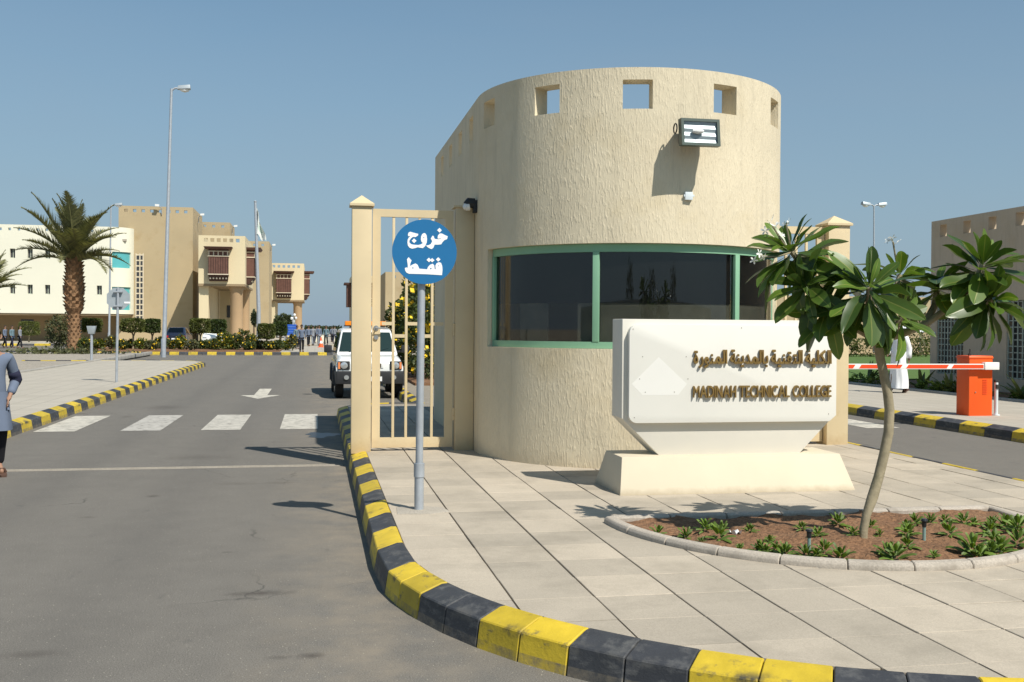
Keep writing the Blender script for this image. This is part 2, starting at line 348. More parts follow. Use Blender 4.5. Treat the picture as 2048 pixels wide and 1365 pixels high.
# ---------------------------------------------------------------- mesh collecting
def org(o):
    v = Vector((0, 0, 0))
    while o is not None: v += o.location; o = o.parent
    return v
class MB:
    def __init__(s): s.v = []; s.f = []; s.uv = None; s.tone = None; s.mi = []
    def add(s, vs, fs):
        n = len(s.v); s.v += [tuple(p) for p in vs]; s.f += [tuple(n + i for i in f) for f in fs]; return s
    def box(s, x0, x1, y0, y1, z0, z1):
        return s.add([(x0, y0, z0), (x1, y0, z0), (x1, y1, z0), (x0, y1, z0), (x0, y0, z1), (x1, y0, z1), (x1, y1, z1), (x0, y1, z1)],
                     [(0, 3, 2, 1), (4, 5, 6, 7), (0, 1, 5, 4), (1, 2, 6, 5), (2, 3, 7, 6), (3, 0, 4, 7)])
    def hexa(s, b, t):      # four bottom + four top corners, counter-clockwise from above
        return s.add(list(b) + list(t), [(0, 3, 2, 1), (4, 5, 6, 7), (0, 1, 5, 4), (1, 2, 6, 5), (2, 3, 7, 6), (3, 0, 4, 7)])
    def prism_z(s, poly, z0, z1):
        n = len(poly)
        s.add([(x, y, z0) for x, y in poly] + [(x, y, z1) for x, y in poly],
              [tuple(reversed(range(n))), tuple(range(n, 2 * n))] + [(i, (i + 1) % n, n + (i + 1) % n, n + i) for i in range(n)]); return s
    def prism_y(s, poly, y0, y1):   # poly of (x, z); front at y0
        n = len(poly)
        tri = [t for t in geometry.tessellate_polygon([[Vector((x, z, 0)) for x, z in poly]])]
        A = sum(poly[i][0] * poly[(i + 1) % n][1] - poly[(i + 1) % n][0] * poly[i][1] for i in range(n))
        P = poly if A > 0 else poly[::-1]
        if A <= 0: tri = [tuple(n - 1 - i for i in t) for t in tri]
        fs = []
        for t in tri:
            a, b, c = t
            ar = (P[b][0] - P[a][0]) * (P[c][1] - P[a][1]) - (P[c][0] - P[a][0]) * (P[b][1] - P[a][1])
            if ar < 0: a, b, c = c, b, a
            fs.append((a, b, c)); fs.append((n + c, n + b, n + a))
        fs += [((i + 1) % n, i, n + i, n + (i + 1) % n) for i in range(n)]
        return s.add([(x, y0, z) for x, z in P] + [(x, y1, z) for x, z in P], fs)
    def prism_x(s, poly, x0, x1):   # poly of (y, z)
        n = len(poly); vs = [(x0, y, z) for y, z in poly] + [(x1, y, z) for y, z in poly]
        return s.add(vs, [tuple(reversed(range(n))), tuple(range(n, 2 * n))] + [(i, (i + 1) % n, n + (i + 1) % n, n + i) for i in range(n)])
    def tube(s, pts, rad, n=8, cap=True):
        pts = [Vector(p) for p in pts]; rad = rad if isinstance(rad, (list, tuple)) else [rad] * len(pts)
        n0 = len(s.v); prev = None
        for i, p in enumerate(pts):
            d = (pts[min(i + 1, len(pts) - 1)] - pts[max(i - 1, 0)]).normalized()
            if prev is None: u = d.orthogonal().normalized()
            else: u = (prev - d * prev.dot(d)).normalized()
            prev = u; w = d.cross(u)
            for k in range(n):
                a = 2 * math.pi * k / n; s.v.append(tuple(p + (u * math.cos(a) + w * math.sin(a)) * rad[i]))
        for i in range(len(pts) - 1):
            for k in range(n):
                a = n0 + i * n + k; b = n0 + i * n + (k + 1) % n; s.f.append((a, b, b + n, a + n))
        if cap:
            s.f.append(tuple(reversed(range(n0, n0 + n)))); m = n0 + (len(pts) - 1) * n; s.f.append(tuple(range(m, m + n)))
        return s
    def lathe(s, prof, n=16, c=(0, 0), rx=1, ry=1):     # prof of (r, z)
        n0 = len(s.v)
        for r, z in prof:
            for k in range(n):
                a = 2 * math.pi * k / n; s.v.append((c[0] + r * rx * math.cos(a), c[1] + r * ry * math.sin(a), z))
        for i in range(len(prof) - 1):
            for k in range(n):
                a = n0 + i * n + k; b = n0 + i * n + (k + 1) % n; s.f.append((a, b, b + n, a + n))
        s.f.append(tuple(reversed(range(n0, n0 + n)))); m = n0 + (len(prof) - 1) * n; s.f.append(tuple(range(m, m + n)))
        return s
    def ring(s, c, R0, r, axis='y', n=20, m=8, a0=0, a1=2 * math.pi):      # torus piece
        pts = []
        full = abs(a1 - a0 - 2 * math.pi) < 1e-6
        for i in range(n + 1):
            a = a0 + (a1 - a0) * i / n; q = (R0 * math.cos(a), R0 * math.sin(a))
            pts.append((c[0] + q[0], c[1], c[2] + q[1]) if axis == 'y' else (c[0], c[1] + q[0], c[2] + q[1]) if axis == 'x' else (c[0] + q[0], c[1] + q[1], c[2]))
        return s.tube(pts, r, m, cap=not full)
    def shell(s, path, th, z0, z1, opens, closed=False, step=None):
        """wall along a counter-clockwise plan path with openings (s0, s1, za, zb); also keeps uv in metres"""
        P = [Vector(p) for p in path]
        if closed: P = P + [P[0]]
        L = [0]
        for i in range(len(P) - 1): L.append(L[-1] + (P[i + 1] - P[i]).length)
        def at(t):
            for i in range(len(P) - 1):
                if t <= L[i + 1] + 1e-9:
                    k = (t - L[i]) / max(1e-9, L[i + 1] - L[i]); return P[i].lerp(P[i + 1], k), i, k
            return P[-1], len(P) - 2, 1
        def dirn(i): d = (P[i + 1] - P[i]).normalized(); return Vector((d.y, -d.x))
        def nrm(i, k):
            n0 = dirn(i)
            if k > 1 - 1e-6: j = i + 1 if i + 1 < len(P) - 1 else (0 if closed else i)
            elif k < 1e-6: j = i - 1 if i > 0 else (len(P) - 2 if closed else i)
            else: return n0
            n1 = dirn(j); m = (n0 + n1).normalized(); return m / max(.3, m.dot(n0))
        ss = sorted(set([round(x, 5) for x in L] + [round(x, 5) for o in opens for x in o[:2]]))
        zz = sorted(set([z0, z1] + [z for o in opens for z in o[2:]]))
        if s.uv is None: s.uv = {}
        O = []; I = []
        for t in ss:
            p, i, k = at(t); n = nrm(i, k); O.append(p); I.append(p - n * th)
        n0 = len(s.v); nz = len(zz)
        for j in range(len(ss)):
            for z in zz: s.v.append((O[j].x, O[j].y, z))
        m0 = len(s.v)
        for j in range(len(ss)):
            for z in zz: s.v.append((I[j].x, I[j].y, z))
        def solid(a, b):
            if closed: a = a % (len(ss) - 1)
            if a < 0 or b < 0 or a >= len(ss) - 1 or b >= nz - 1: return False
            ms = (ss[a] + ss[a + 1]) / 2; mz = (zz[b] + zz[b + 1]) / 2
            return not any(o[0] < ms < o[1] and o[2] < mz < o[3] for o in opens)
        def o_(j, b): return n0 + j * nz + b
        def i_(j, b): return m0 + j * nz + b
        def put(q, uvs): s.uv[len(s.f)] = uvs; s.f.append(q)
        for a in range(len(ss) - 1):
            for b in range(nz - 1):
                if not solid(a, b): continue
                u0, u1, w0, w1 = ss[a], ss[a + 1], zz[b], zz[b + 1]
                put((o_(a, b), o_(a + 1, b), o_(a + 1, b + 1), o_(a, b + 1)), [(u0, w0), (u1, w0), (u1, w1), (u0, w1)])
                put((i_(a + 1, b), i_(a, b), i_(a, b + 1), i_(a + 1, b + 1)), [(u1, w0), (u0, w0), (u0, w1), (u1, w1)])
                if not solid(a - 1, b): put((i_(a, b), o_(a, b), o_(a, b + 1), i_(a, b + 1)), [(0, w0), (th, w0), (th, w1), (0, w1)])
                if not solid(a + 1, b): put((o_(a + 1, b), i_(a + 1, b), i_(a + 1, b + 1), o_(a + 1, b + 1)), [(0, w0), (th, w0), (th, w1), (0, w1)])
                if not solid(a, b + 1): put((o_(a, b + 1), o_(a + 1, b + 1), i_(a + 1, b + 1), i_(a, b + 1)), [(u0, 0), (u1, 0), (u1, th), (u0, th)])
                if not solid(a, b - 1): put((o_(a + 1, b), o_(a, b), i_(a, b), i_(a + 1, b)), [(u1, 0), (u0, 0), (u0, th), (u1, th)])
        return s
    def mesh(s, name, m, bevel=0, angle=35, seg=2, soft=False):
        me = bpy.data.meshes.new(name); me.from_pydata(s.v, [], s.f)
        if s.uv is not None:
            ul = me.uv_layers.new(name='UVMap')
            for p in me.polygons:
                q = s.uv.get(p.index)
                if q:
                    for li, w in zip(p.loop_indices, q): ul.data[li].uv = w
        if s.tone is not None:
            at = me.attributes.new('tone', 'FLOAT', 'POINT'); at.data.foreach_set('value', np.array(s.tone, dtype=np.float32))
        if bevel:
            bm = bmesh.new(); bm.from_mesh(me); bmesh.ops.remove_doubles(bm, verts=bm.verts, dist=1e-5)
            ed = [e for e in bm.edges if len(e.link_faces) == 2 and e.calc_face_angle(0) > R(angle)]
            bmesh.ops.bevel(bm, geom=ed, offset=bevel, segments=seg, profile=.6, affect='EDGES', clamp_overlap=True)
            bm.to_mesh(me); bm.free()
        me.materials.append(MATS[m]) if isinstance(m, str) else [me.materials.append(MATS[k]) for k in m]
        if s.mi and len(s.mi) == len(me.polygons): me.polygons.foreach_set('material_index', s.mi)
        me.polygons.foreach_set('use_smooth', [True] * len(me.polygons))
        me.update(); me.set_sharp_from_angle(angle=R(22 if (bevel and angle <= 35 and not soft) else angle))
        return me
    def build(s, name, m, parent=None, world=True, loc=None, **k):
        o0 = org(parent) if parent is not None else Vector(loc or (0, 0, 0))
        if world and o0.length > 0: s.v = [(x - o0.x, y - o0.y, z - o0.z) for x, y, z in s.v]
        ob = bpy.data.objects.new(name, s.mesh(name, m, **k)); C.objects.link(ob)
        ob.parent = parent
        if parent is None and loc is not None: ob.location = loc
        return ob
def tag(o, label=None, cat=None, group=None, kind=None):
    if label: o['label'] = label
    if cat: o['category'] = cat
    if group: o['group'] = group
    if kind: o['kind'] = kind
    return o
def thing(name, label, cat, loc=(0, 0, 0), rz=0, group=None):
    o = bpy.data.objects.new(name, None); C.objects.link(o); o.location = loc; o.rotation_euler = (0, 0, rz); o.empty_display_size = .2
    return tag(o, label, cat, group)
def struct_root(name, loc=(0, 0, 0)):
    o = bpy.data.objects.new(name, None); C.objects.link(o); o.location = loc; o['kind'] = 'structure'; return o
def inst(name, me, parent, loc=(0, 0, 0), rot=(0, 0, 0), scale=(1, 1, 1)):
    o = bpy.data.objects.new(name, me); C.objects.link(o); o.parent = parent; o.location = loc; o.rotation_euler = rot; o.scale = scale; return o
def copy_tree(o, parent=None):
    c = o.copy(); C.objects.link(c); c.parent = parent
    for ch in list(o.children): copy_tree(ch, c)
    return c

# ================================================================ THE SETTING
def sheet(name, poly, z, m, kind='structure', thick=0):
    b = MB()
    if thick: b.prism_z(poly, z - thick, z)
    else: b.add([(x, y, z) for x, y in poly], [tuple(range(len(poly)))])
    return tag(b.build(name, m), kind=kind)
sheet('ground', [(-1500, -1500), (1500, -1500), (1500, 2500), (-1500, 2500)], -.10, 'sand')
sheet('road', [(-80, -25), (80, -25), (80, 67.4), (-80, 67.4)], RZ, 'asphalt')
sheet('service_road', [(-80, 67.4), (-14, 67.4), (-14, 96), (-80, 96)], RZ, 'asphalt')

# ---- kerbs: painted blocks, each a piece of its own, laid along an inner edge line
KP = [(0, -.08), (0, .157), (.045, .157), (.19, .108), (.215, RZ), (.225, -.08)]      # u outward, z
def block_mesh(name, m, a, b, na, nb, prof=KP, bev=.006):
    """block between two stations a, b (2d) with outward normals na, nb; local to the mid point"""
    c = (Vector(a) + Vector(b)) / 2; n = len(prof); vs = []
    for p, q in ((a, na), (b, nb)):
        for u, z in prof: vs.append((p[0] + q[0] * u - c.x, p[1] + q[1] * u - c.y, z))
    w = MB().add(vs, [tuple(range(n)), tuple(reversed(range(n, 2 * n)))] + [((i + 1) % n, i, n + i, n + (i + 1) % n) for i in range(n)])
    me = w.mesh(name, m, bevel=bev, seg=1)
    bm = bmesh.new(); bm.from_mesh(me); bmesh.ops.recalc_face_normals(bm, faces=bm.faces); bm.to_mesh(me); bm.free()
    return me, c
def kerb_run(root, start, d, n_out, length, first, step=.65, part_name='kerb_block', mats=('kerb_yellow', 'kerb_black')):
    d = Vector(d); gap = .007; shared = {}
    k = 0; t = 0
    while t < length - .05:
        l = min(step, length - t); key = (round(l, 3), (k + first) % 2)
        a = Vector(start) + d * (t + gap / 2); b = Vector(start) + d * (t + l - gap / 2); c = (a + b) / 2
        if key not in shared: shared[key] = block_mesh(part_name, mats[(k + first) % 2], a, b, n_out, n_out)[0]
        o = inst(part_name, shared[key], root, (c.x, c.y, 0)); o.rotation_euler = (0, 0, random.uniform(-.004, .004)); o.location.z = random.uniform(-.003, .003)
        t += l; k += 1
    return k
def kerb_arc(root, c, r, a0, a1, first, step=.65, halves=2, sign=1):
    """arc of radius r from angle a0 to a1 (radians); sign 1 when the road lies outside the arc"""
    n = max(1, round(abs(a1 - a0) * r / step)); g = .003 / r
    for k in range(n):
        for h in range(halves):
            b0 = a0 + (a1 - a0) * (k + h / halves) / n; b1 = a0 + (a1 - a0) * (k + (h + 1) / halves) / n
            s = 1 if a1 > a0 else -1
            b0 += g * s; b1 -= g * s
            e0 = Vector((math.cos(b0), math.sin(b0))); e1 = Vector((math.cos(b1), math.sin(b1)))
            me, m = block_mesh('kerb_block', ('kerb_yellow', 'kerb_black')[(k + first) % 2], Vector(c) + e0 * r, Vector(c) + e1 * r, e0 * sign, e1 * sign)
            inst('kerb_block', me, root, (m.x, m.y, random.uniform(-.003, .003)))
    return n
NC, NR = Vector((4.05, 7.6)), 3.4                  # nose of the gate island
k1 = struct_root('island_kerb', (4.05, 10, 0))
k1.location = (0, 0, 0)
A0 = math.pi + R(7.8); e0 = Vector((math.cos(A0), math.sin(A0)))
me, m_ = block_mesh('kerb_block', 'kerb_black', NC + e0 * NR + Vector((-.0, .004)), Vector((.65, 7.786)), e0, Vector((-1, 0)))
inst('kerb_block', me, k1, (m_.x, m_.y, 0))
kerb_run(k1, (.65, 7.79), (0, 1), (-1, 0), 13.61, 0)                   # exit side, going away
kerb_arc(k1, (1.55, 21.4), .9, math.pi, math.pi / 2, 1, halves=1)
kerb_run(k1, (1.55, 22.3), (1, 0), (0, 1), .75, 1)
kerb_run(k1, (2.3, 22.6), (0, 1), (-1, 0), 24, 1)
n_arc = kerb_arc(k1, NC, NR, A0, 2 * math.pi, 0)
kerb_run(k1, (7.45, 7.6), (0, 1), (1, 0), 30, 1)
k2 = struct_root('left_pavement_kerb')
kerb_run(k2, (-5.0, 12.2), (0, 1), (1, 0), 36.4, 0)
kerb_arc(k2, (-7.0, 48.6), 2.0, 0, math.pi / 2, 0, halves=1)
kerb_run(k2, (-7.0, 50.6), (-1, 0), (0, 1), 6, 1)
k3 = struct_root('far_median_kerb')
kerb_run(k3, (-15.5, 67.4), (1, 0), (0, -1), 20, 0, step=.56)
kerb_run(k3, (-60, 96), (1, 0), (0, -1), 44, 0, step=1.3)
kerb_run(k3, (-1.5, 94), (1, 0), (0, -1), 9, 0, step=1.3)
k4 = struct_root('right_pavement_kerb')
kerb_run(k4, (11.5, 9.0), (0, 1), (-1, 0), 40, 0, step=.72)

# ---- island pavement: bed of joints with square pavers on it
def inside_island(x, y):
    if y < 7.6: return (Vector((x, y)) - NC).length < NR
    if y < 21.4: return .65 < x < 7.45
    if y < 22.3: return (.65 < x < 7.45) and (x > 1.55 or (Vector((x, y)) - Vector((1.55, 21.4))).length < .9)
    return 2.3 < x < 7.45
nose = [(NC.x + NR * math.cos(a), NC.y + NR * math.sin(a)) for a in [math.pi + math.pi * i / 48 for i in range(49)]]
isl_poly = nose + [(7.45, 46), (2.3, 46), (2.3, 22.3), (1.55, 22.3)] + [(1.55 + .9 * math.cos(a), 21.4 + .9 * math.sin(a)) for a in [R(90 + 9 * i) for i in range(1, 11)]]
isl = MB().prism_z(isl_poly, -.08, .134).build('island_pavement', 'joint'); tag(isl, kind='structure')
TILE, X0T, Y0T = .5, .15, .05
def clip_to(poly, keep):          # half-planes (n, d): keep n.p <= d
    for n, d in keep:
        out = []
        for i in range(len(poly)):
            a, b = poly[i], poly[(i + 1) % len(poly)]
            da, db = n[0] * a[0] + n[1] * a[1] - d, n[0] * b[0] + n[1] * b[1] - d
            if da <= 0: out.append(a)
            if da * db < 0: t = da / (da - db); out.append((a[0] + (b[0] - a[0]) * t, a[1] + (b[1] - a[1]) * t))
        poly = out
        if len(poly) < 3: return []
    return poly
arc_planes = []
for i in range(40):
    a = math.pi + math.pi * (i + .5) / 40; e = (math.cos(a), math.sin(a)); arc_planes.append((e, e[0] * NC.x + e[1] * NC.y + NR - .006))
full_me = MB().box(-TILE / 2 + .006, TILE / 2 - .006, -TILE / 2 + .003, TILE / 2 - .003, -.03, 0).mesh('paver', 'paver', bevel=.003, seg=1)
cells = []
for i in range(0, 16):
    for j in range(8, 96):
        x, y = X0T + TILE * (i + .5), Y0T + TILE * (j + .5)
        if (x - 4.03) ** 2 + (y - 13.4) ** 2 < 1.55 ** 2 or (2.4 < x < 5.66 and 13.4 < y < 17.9): continue
        if 3.3 < x < 4.9 and 10 < y < 10.3: continue
        hx = TILE / 2
        poly = [(x - hx + .006, y - hx + .003), (x + hx - .006, y - hx + .003), (x + hx - .006, y + hx - .003), (x - hx + .006, y + hx - .003)]
        if y < 8.2: p2 = clip_to(poly, arc_planes if y < 7.6 else [((-1, 0), -.656), ((1, 0), 7.444)])
        else: p2 = clip_to(poly, [((-1, 0), -.656 if y < 21.5 else -2.306), ((1, 0), 7.444)])
        if len(p2) < 3: continue
        A = abs(sum(p2[k][0] * p2[(k + 1) % len(p2)][1] - p2[(k + 1) % len(p2)][0] * p2[k][1] for k in range(len(p2)))) / 2
        if A < .004: continue
        bx, by = x - 4.15, y - 8.3
        if by < .05 and by > -1.85 and (bx / 1.6) ** 2 + (by / 1.75) ** 2 < .72: continue   # under the flower bed
        if y > 14 and 2.3 < x < 7: continue
        cells.append((math.hypot(x, y), x, y, p2, A > .2385))
cells.sort(key=lambda c: c[0])
rest = MB()
for k, (d, x, y, p2, whole) in enumerate(cells):
    z = .15 + random.uniform(-.002, .002)
    if k < 298:
        if whole: o = inst('paver', full_me, isl, (x, y, z))
        else:
            me = MB().prism_z([(a - x, b - y) for a, b in p2], -.03, 0).mesh('paver', 'paver'); o = inst('paver', me, isl, (x, y, z))
        o.rotation_euler = (random.uniform(-.002, .002), random.uniform(-.002, .002), 0)
    else: rest.prism_z(p2, .12, z)
if rest.v:
    o = rest.build('distant_pavers', 'paver', isl); o['kind'] = 'stuff'
# mortar patch round the sign post
mp = MB().prism_z([(.70, 9.0), (.98, 8.96), (1.16, 9.04), (1.13, 9.28), (.95, 9.36), (.72, 9.34)], .14, .1545).build('mortar_patch', 'concrete_patch', isl, bevel=.002)

# ---- the other pavements and grounds
lp = [(-9.6, 12), (-5.0, 12), (-5.0, 48.6)] + [(-7 + 2 * math.cos(R(9 * i)), 48.6 + 2 * math.sin(R(9 * i))) for i in range(1, 11)] + [(-9.6, 50.6)]
sheet('left_pavement', lp, .15, 'far_slabs', thick=0.23)
sheet('gravel_verge', [(-70, 12), (-9.76, 12), (-9.76, 66), (-70, 72)], .12, 'gravel', thick=0.2)
ve = struct_root('verge_edging')
em = MB().box(-.08, .08, -.497, .497, -.1, .085).mesh('edging_stone', 'concrete', bevel=.012)
for i in range(54): inst('edging_stone', em, ve, (-9.68, 12.5 + i, .12 + random.uniform(-.004, .004)))
sheet('far_pavement', [(-15.5, 67.4), (20, 67.4), (20, 94), (-15.5, 94)], .14, 'far_slabs', thick=0.22)
sheet('college_forecourt', [(-90, 96), (60, 96.2), (60, 400), (-90, 400)], .14, 'far_slabs', thick=0.22)
sheet('median_soil', [(-15, 68.2), (-2.2, 68.2), (-2.2, 80), (-15, 80)], .20, 'soil', thick=.1)
sheet('right_pavement', [(11.5, 6), (15.75, 6), (15.75, 48), (11.5, 48)], .15, 'far_slabs', thick=0.23)
sheet('right_flower_strip', [(15.9, 6), (40, 6), (40, 31), (15.9, 31)], .17, 'soil', thick=0.25)
sheet('right_lawn', [(15.9, 31.05), (70, 31.05), (70, 62), (15.9, 62)], .2, 'lawn', thick=.2)
re_ = struct_root('flower_strip_edging')
for i in range(42): inst('edging_stone', em, re_, (15.83, 6.5 + i, .12))
# road paint
cw = struct_root('exit_crosswalk', (0, 0, RZ + .004))
stm = MB().add([(-.33, -1.6, 0), (.33, -1.6, 0), (.33, 1.6, 0), (-.33, 1.6, 0)], [(0, 1, 2, 3)]).mesh('crosswalk_stripe', 'road_white')
for x in (-4.32, -2.93, -1.6, -.27): inst('crosswalk_stripe', stm, cw, (x, 20.4, 0))
cw2 = struct_root('entry_crosswalk', (0, 0, RZ + .004))
for x in (8.25, 9.3, 10.35): inst('crosswalk_stripe', stm, cw2, (x, 19.4, 0))
ar = MB().add([(-.17, 27.4, .004), (.17, 27.4, .004), (.17, 30.3, .004), (-.17, 30.3, .004), (0, 26.0, .004), (.52, 27.4, .004), (-.52, 27.4, .004)], [(0, 1, 2, 3), (4, 5, 6)])
a_o = ar.build('road_arrow', 'road_white', loc=(-1.39, .8, RZ), world=False); tag(a_o, kind='structure')
# damp patch by the gate
m, nt, b = node_mat('wet'); b.inputs['Base Color'].default_value = (.035, .034, .033, 1); b.inputs['Roughness'].default_value = .38
wp = []
for i in range(26):
    a = 2 * math.pi * i / 26; r = 1 + .22 * math.sin(3 * a + 1) + .15 * math.sin(7 * a)
    wp.append((.12 + .26 * r * math.cos(a), 17.75 + .42 * r * math.sin(a)))
sheet('puddle', wp, RZ + .003, 'wet')
# steel track of the sliding gate, let into the road
tk = MB().box(-4.95, .36, 13.868, 13.886, RZ - .01, RZ + .010).box(-4.95, .36, 13.77, 13.795, RZ - .01, RZ + .007)
tag(tk.build('gate_track', 'concrete_patch'), 'thin steel gate rail laid across the exit lane', 'rail')

# ================================================================ GUARD HOUSE
TC, TR = Vector((4.03, 13.4)), 1.98
def arc_pts(r, a0, a1, n): return [(TC.x + r * math.sin(R(a0 + (a1 - a0) * i / n)), TC.y - r * math.cos(R(a0 + (a1 - a0) * i / n))) for i in range(n + 1)]
plan = [(2.05, 18.3)] + arc_pts(TR, -90, 90, 60) + [(6.01, 18.3)]
def s_of(phi): return 4.9 + TR * (math.pi / 2 + R(phi))
opens = [(s_of(-76), s_of(76), 1.52, 2.73)]
for phi in (-76, -44.5, -13, 18.5, 50, 81.5): opens.append((s_of(phi) - .17, s_of(phi) + .17, 4.25, 4.58))
for k in (1, 2, 3, 4): opens.append((s_of(-76) - 1.09 * k - .17, s_of(-76) - 1.09 * k + .17, 4.25, 4.58))
for k in range(1, 5): opens.append((s_of(81.5) + 1.09 * k - .17, s_of(81.5) + 1.09 * k + .17, 4.25, 4.58))
opens.append((s_of(90) + .25, s_of(90) + 2.2, 1.1, 3.0))  # added opening, out of view, lets sun in to brighten the room
gh = thing('guard_house', 'round-fronted cream guard house with square parapet holes and dark band window', 'guard house', (4.03, 13.4, 0))
MB().shell(plan, .24, .0, 4.72, opens, closed=True).build('wall', 'render_cream', gh)
inner = [(2.29, 18.06)] + arc_pts(TR - .24, -90, 90, 40) + [(5.77, 18.06)]
MB().prism_z(inner, 3.86, 4.0).build('roof', 'roofing', gh)
MB().prism_z(inner, .05, .17).build('floor', 'interior_floor', gh)
MB().box(2.3, 5.76, 15.75, 15.85, .17, 3.86).build('partition_wall', 'interior', gh)
MB().box(5.86, 5.87, 13.66, 15.59, 1.11, 2.99).build('added_side_pane', 'clear_glass', gh)  # pane of the added sun opening, unseen from the camera
for a0, a1 in ((-74, -27.9), (-25.5, 25.5), (27.9, 74)): MB().shell(arc_pts(1.845, a0, a1, 16), .006, 2.05, 2.72, []).build('window_blind', 'blind_dark', gh)
for a0, a1 in ((-60, -46), (-34, -27.9), (-25.5, 25.5), (27.9, 56)): MB().shell(arc_pts(1.835, a0, a1, 12), .006, 1.58, 2.05, []).build('added_pale_panel', 'added_panel_pale', gh)  # pale panels added behind the glass to brighten its lower band
wf = MB().shell(arc_pts(1.915, -75.6, 75.6, 56), .06, 1.523, 1.60, []).shell(arc_pts(1.915, -75.6, 75.6, 56), .06, 2.635, 2.727, []).build('window_frame', 'frame_green', gh)
for phi, w in ((-74.9, .05), (-26.7, .075), (26.7, .075), (74.9, .05)):
    a = R(phi); e = Vector((math.sin(a), -math.cos(a))); t = Vector((math.cos(a), math.sin(a)))
    c = TC + e * 1.887; q = [c - t * w / 2 - e * .035, c - t * w / 2 + e * .035 - e * 0, c + t * w / 2 + e * .035, c + t * w / 2 - e * .035]
    MB().prism_z([tuple(p) for p in reversed(q)], 1.601, 2.634).build('mullion', 'frame_green', wf, bevel=.004)
for a0, a1 in ((-74, -27.9), (-25.5, 25.5), (27.9, 74)):
    MB().shell(arc_pts(1.885, a0, a1, 16), .008, 1.60, 2.635, []).build('window_pane', 'booth_glass', gh)
for a0, a1 in ((-74, -61), (58, 72)):
    pts = []
    for i in range(61):
        a = R(a0 + (a1 - a0) * i / 60); r = 1.66 + .025 * math.sin(i * 1.15); pts.append((TC.x + r * math.sin(a), TC.y - r * math.cos(a)))
    MB().shell(pts, .01, 1.2, 2.9, []).build('curtain', 'curtain', gh)
dk = MB()
dpts = arc_pts(1.70, -60, 60, 24); dpi = arc_pts(1.2, -60, 60, 24)
dk.prism_z(dpts + dpi[::-1], 1.18, 1.22)
dk.build('desk', 'desk_wood', gh)
# floodlight and small fittings on its wall
fl = thing('floodlight', 'large rectangular floodlight with dark green frame high on guard house wall', 'floodlight', (4.2, 11.2, 3.97))
MB().hexa([(4.07, 11.24, 3.80), (4.36, 11.24, 3.80), (4.36, 11.24 + .02, 3.80), (4.07, 11.26, 3.80)], [(4.07, 11.24, 4.03), (4.36, 11.24, 4.03), (4.36, 11.26, 4.03), (4.07, 11.26, 4.03)])
F0, F1, Z0, Z1 = 3.985, 4.415, 3.80, 4.085
MB().hexa([(F0, 11.17, Z0), (F1, 11.17, Z0), (F1 - .05, 11.37, Z0 + .05), (F0 + .05, 11.37, Z0 + .05)], [(F0, 11.21, Z1), (F1, 11.21, Z1), (F1 - .05, 11.37, Z1 - .03), (F0 + .05, 11.37, Z1 - .03)]).build('housing', 'dark_metal', fl, bevel=.01)
mat('flood_green', (.06, .085, .07), .45)
fr = MB()
for (a, b, c, d) in ((F0 - .01, F1 + .01, Z0 - .01, Z0 + .022), (F0 - .01, F1 + .01, Z1 - .022, Z1 + .01), (F0 - .01, F0 + .022, Z0 + .022, Z1 - .022), (F1 - .022, F1 + .01, Z0 + .022, Z1 - .022)):
    fr.hexa([(a, 11.075 + .14 * (c - Z0), c), (b, 11.075 + .14 * (c - Z0), c), (b, 11.175 + .14 * (c - Z0), c), (a, 11.175 + .14 * (c - Z0), c)], [(a, 11.075 + .14 * (d - Z0), d), (b, 11.075 + .14 * (d - Z0), d), (b, 11.175 + .14 * (d - Z0), d), (a, 11.175 + .14 * (d - Z0), d)])
fr.build('frame', 'flood_green', fl)
rf = MB()
n_ = 6
for i in range(n_):
    za, zb = Z0 + .022 + (Z1 - Z0 - .044) * i / n_, Z0 + .022 + (Z1 - Z0 - .044) * (i + 1) / n_
    rf.add([(F0 + .022, 11.096 + .14 * (za - Z0) + .012 * (i % 2), za), (F1 - .022, 11.096 + .14 * (za - Z0) + .012 * (i % 2), za), (F1 - .022, 11.096 + .14 * (zb - Z0) + .012 * ((i + 1) % 2), zb), (F0 + .022, 11.096 + .14 * (zb - Z0) + .012 * ((i + 1) % 2), zb)], [(0, 1, 2, 3)])
rf.build('reflector', 'reflector', fl, angle=20)
MB().tube([(4.10, 11.095, 3.95), (4.17, 11.092, 3.95), (4.23, 11.095, 3.95)], [.02, .035, .015], 10).build('bulb', 'lamp_glass_white', fl)
MB().add([(F0 + .02, 11.082 + .14 * .02, Z0 + .02), (F1 - .02, 11.082 + .14 * .02, Z0 + .02), (F1 - .02, 11.082 + .14 * .265, Z1 - .02), (F0 + .02, 11.082 + .14 * .265, Z1 - .02)], [(0, 1, 2, 3)]).build('lens', 'clear_glass', fl)
MB().box(4.15, 4.25, 11.37, 11.45, 3.88, 3.96).box(4.17, 4.23, 11.35, 11.42, 3.84, 4.0).build('bracket', 'dark_metal', fl, bevel=.006)
MB().ring((3.955, 11.25, 4.0), .055, .008, 'x', 14, 6).build('cable', 'dark_metal', fl)
bx = MB().box(4.13, 4.22, 11.385, 11.425, 3.225, 3.315).box(4.115, 4.13, 11.39, 11.40, 3.26, 3.285).box(4.22, 4.24, 11.39, 11.40, 3.26, 3.285)
tag(bx.build('junction_box', 'plastic_white', loc=(4.17, 11.42, 3.27), bevel=.004), 'small pale square junction box on guard house wall below the floodlight', 'junction box')
bl = thing('bulkhead_lamp', 'small black bulkhead lamp with white lens beside the exit gate', 'lamp', (2.05, 13.45, 3.33))
MB().box(2.0, 2.06, 13.40, 13.52, 3.24, 3.40).tube([(2.02, 13.46, 3.36), (1.94, 13.46, 3.37), (1.90, 13.46, 3.34)], [.07, .065, .04], 10).build('housing', 'black_plastic', bl, bevel=.006)
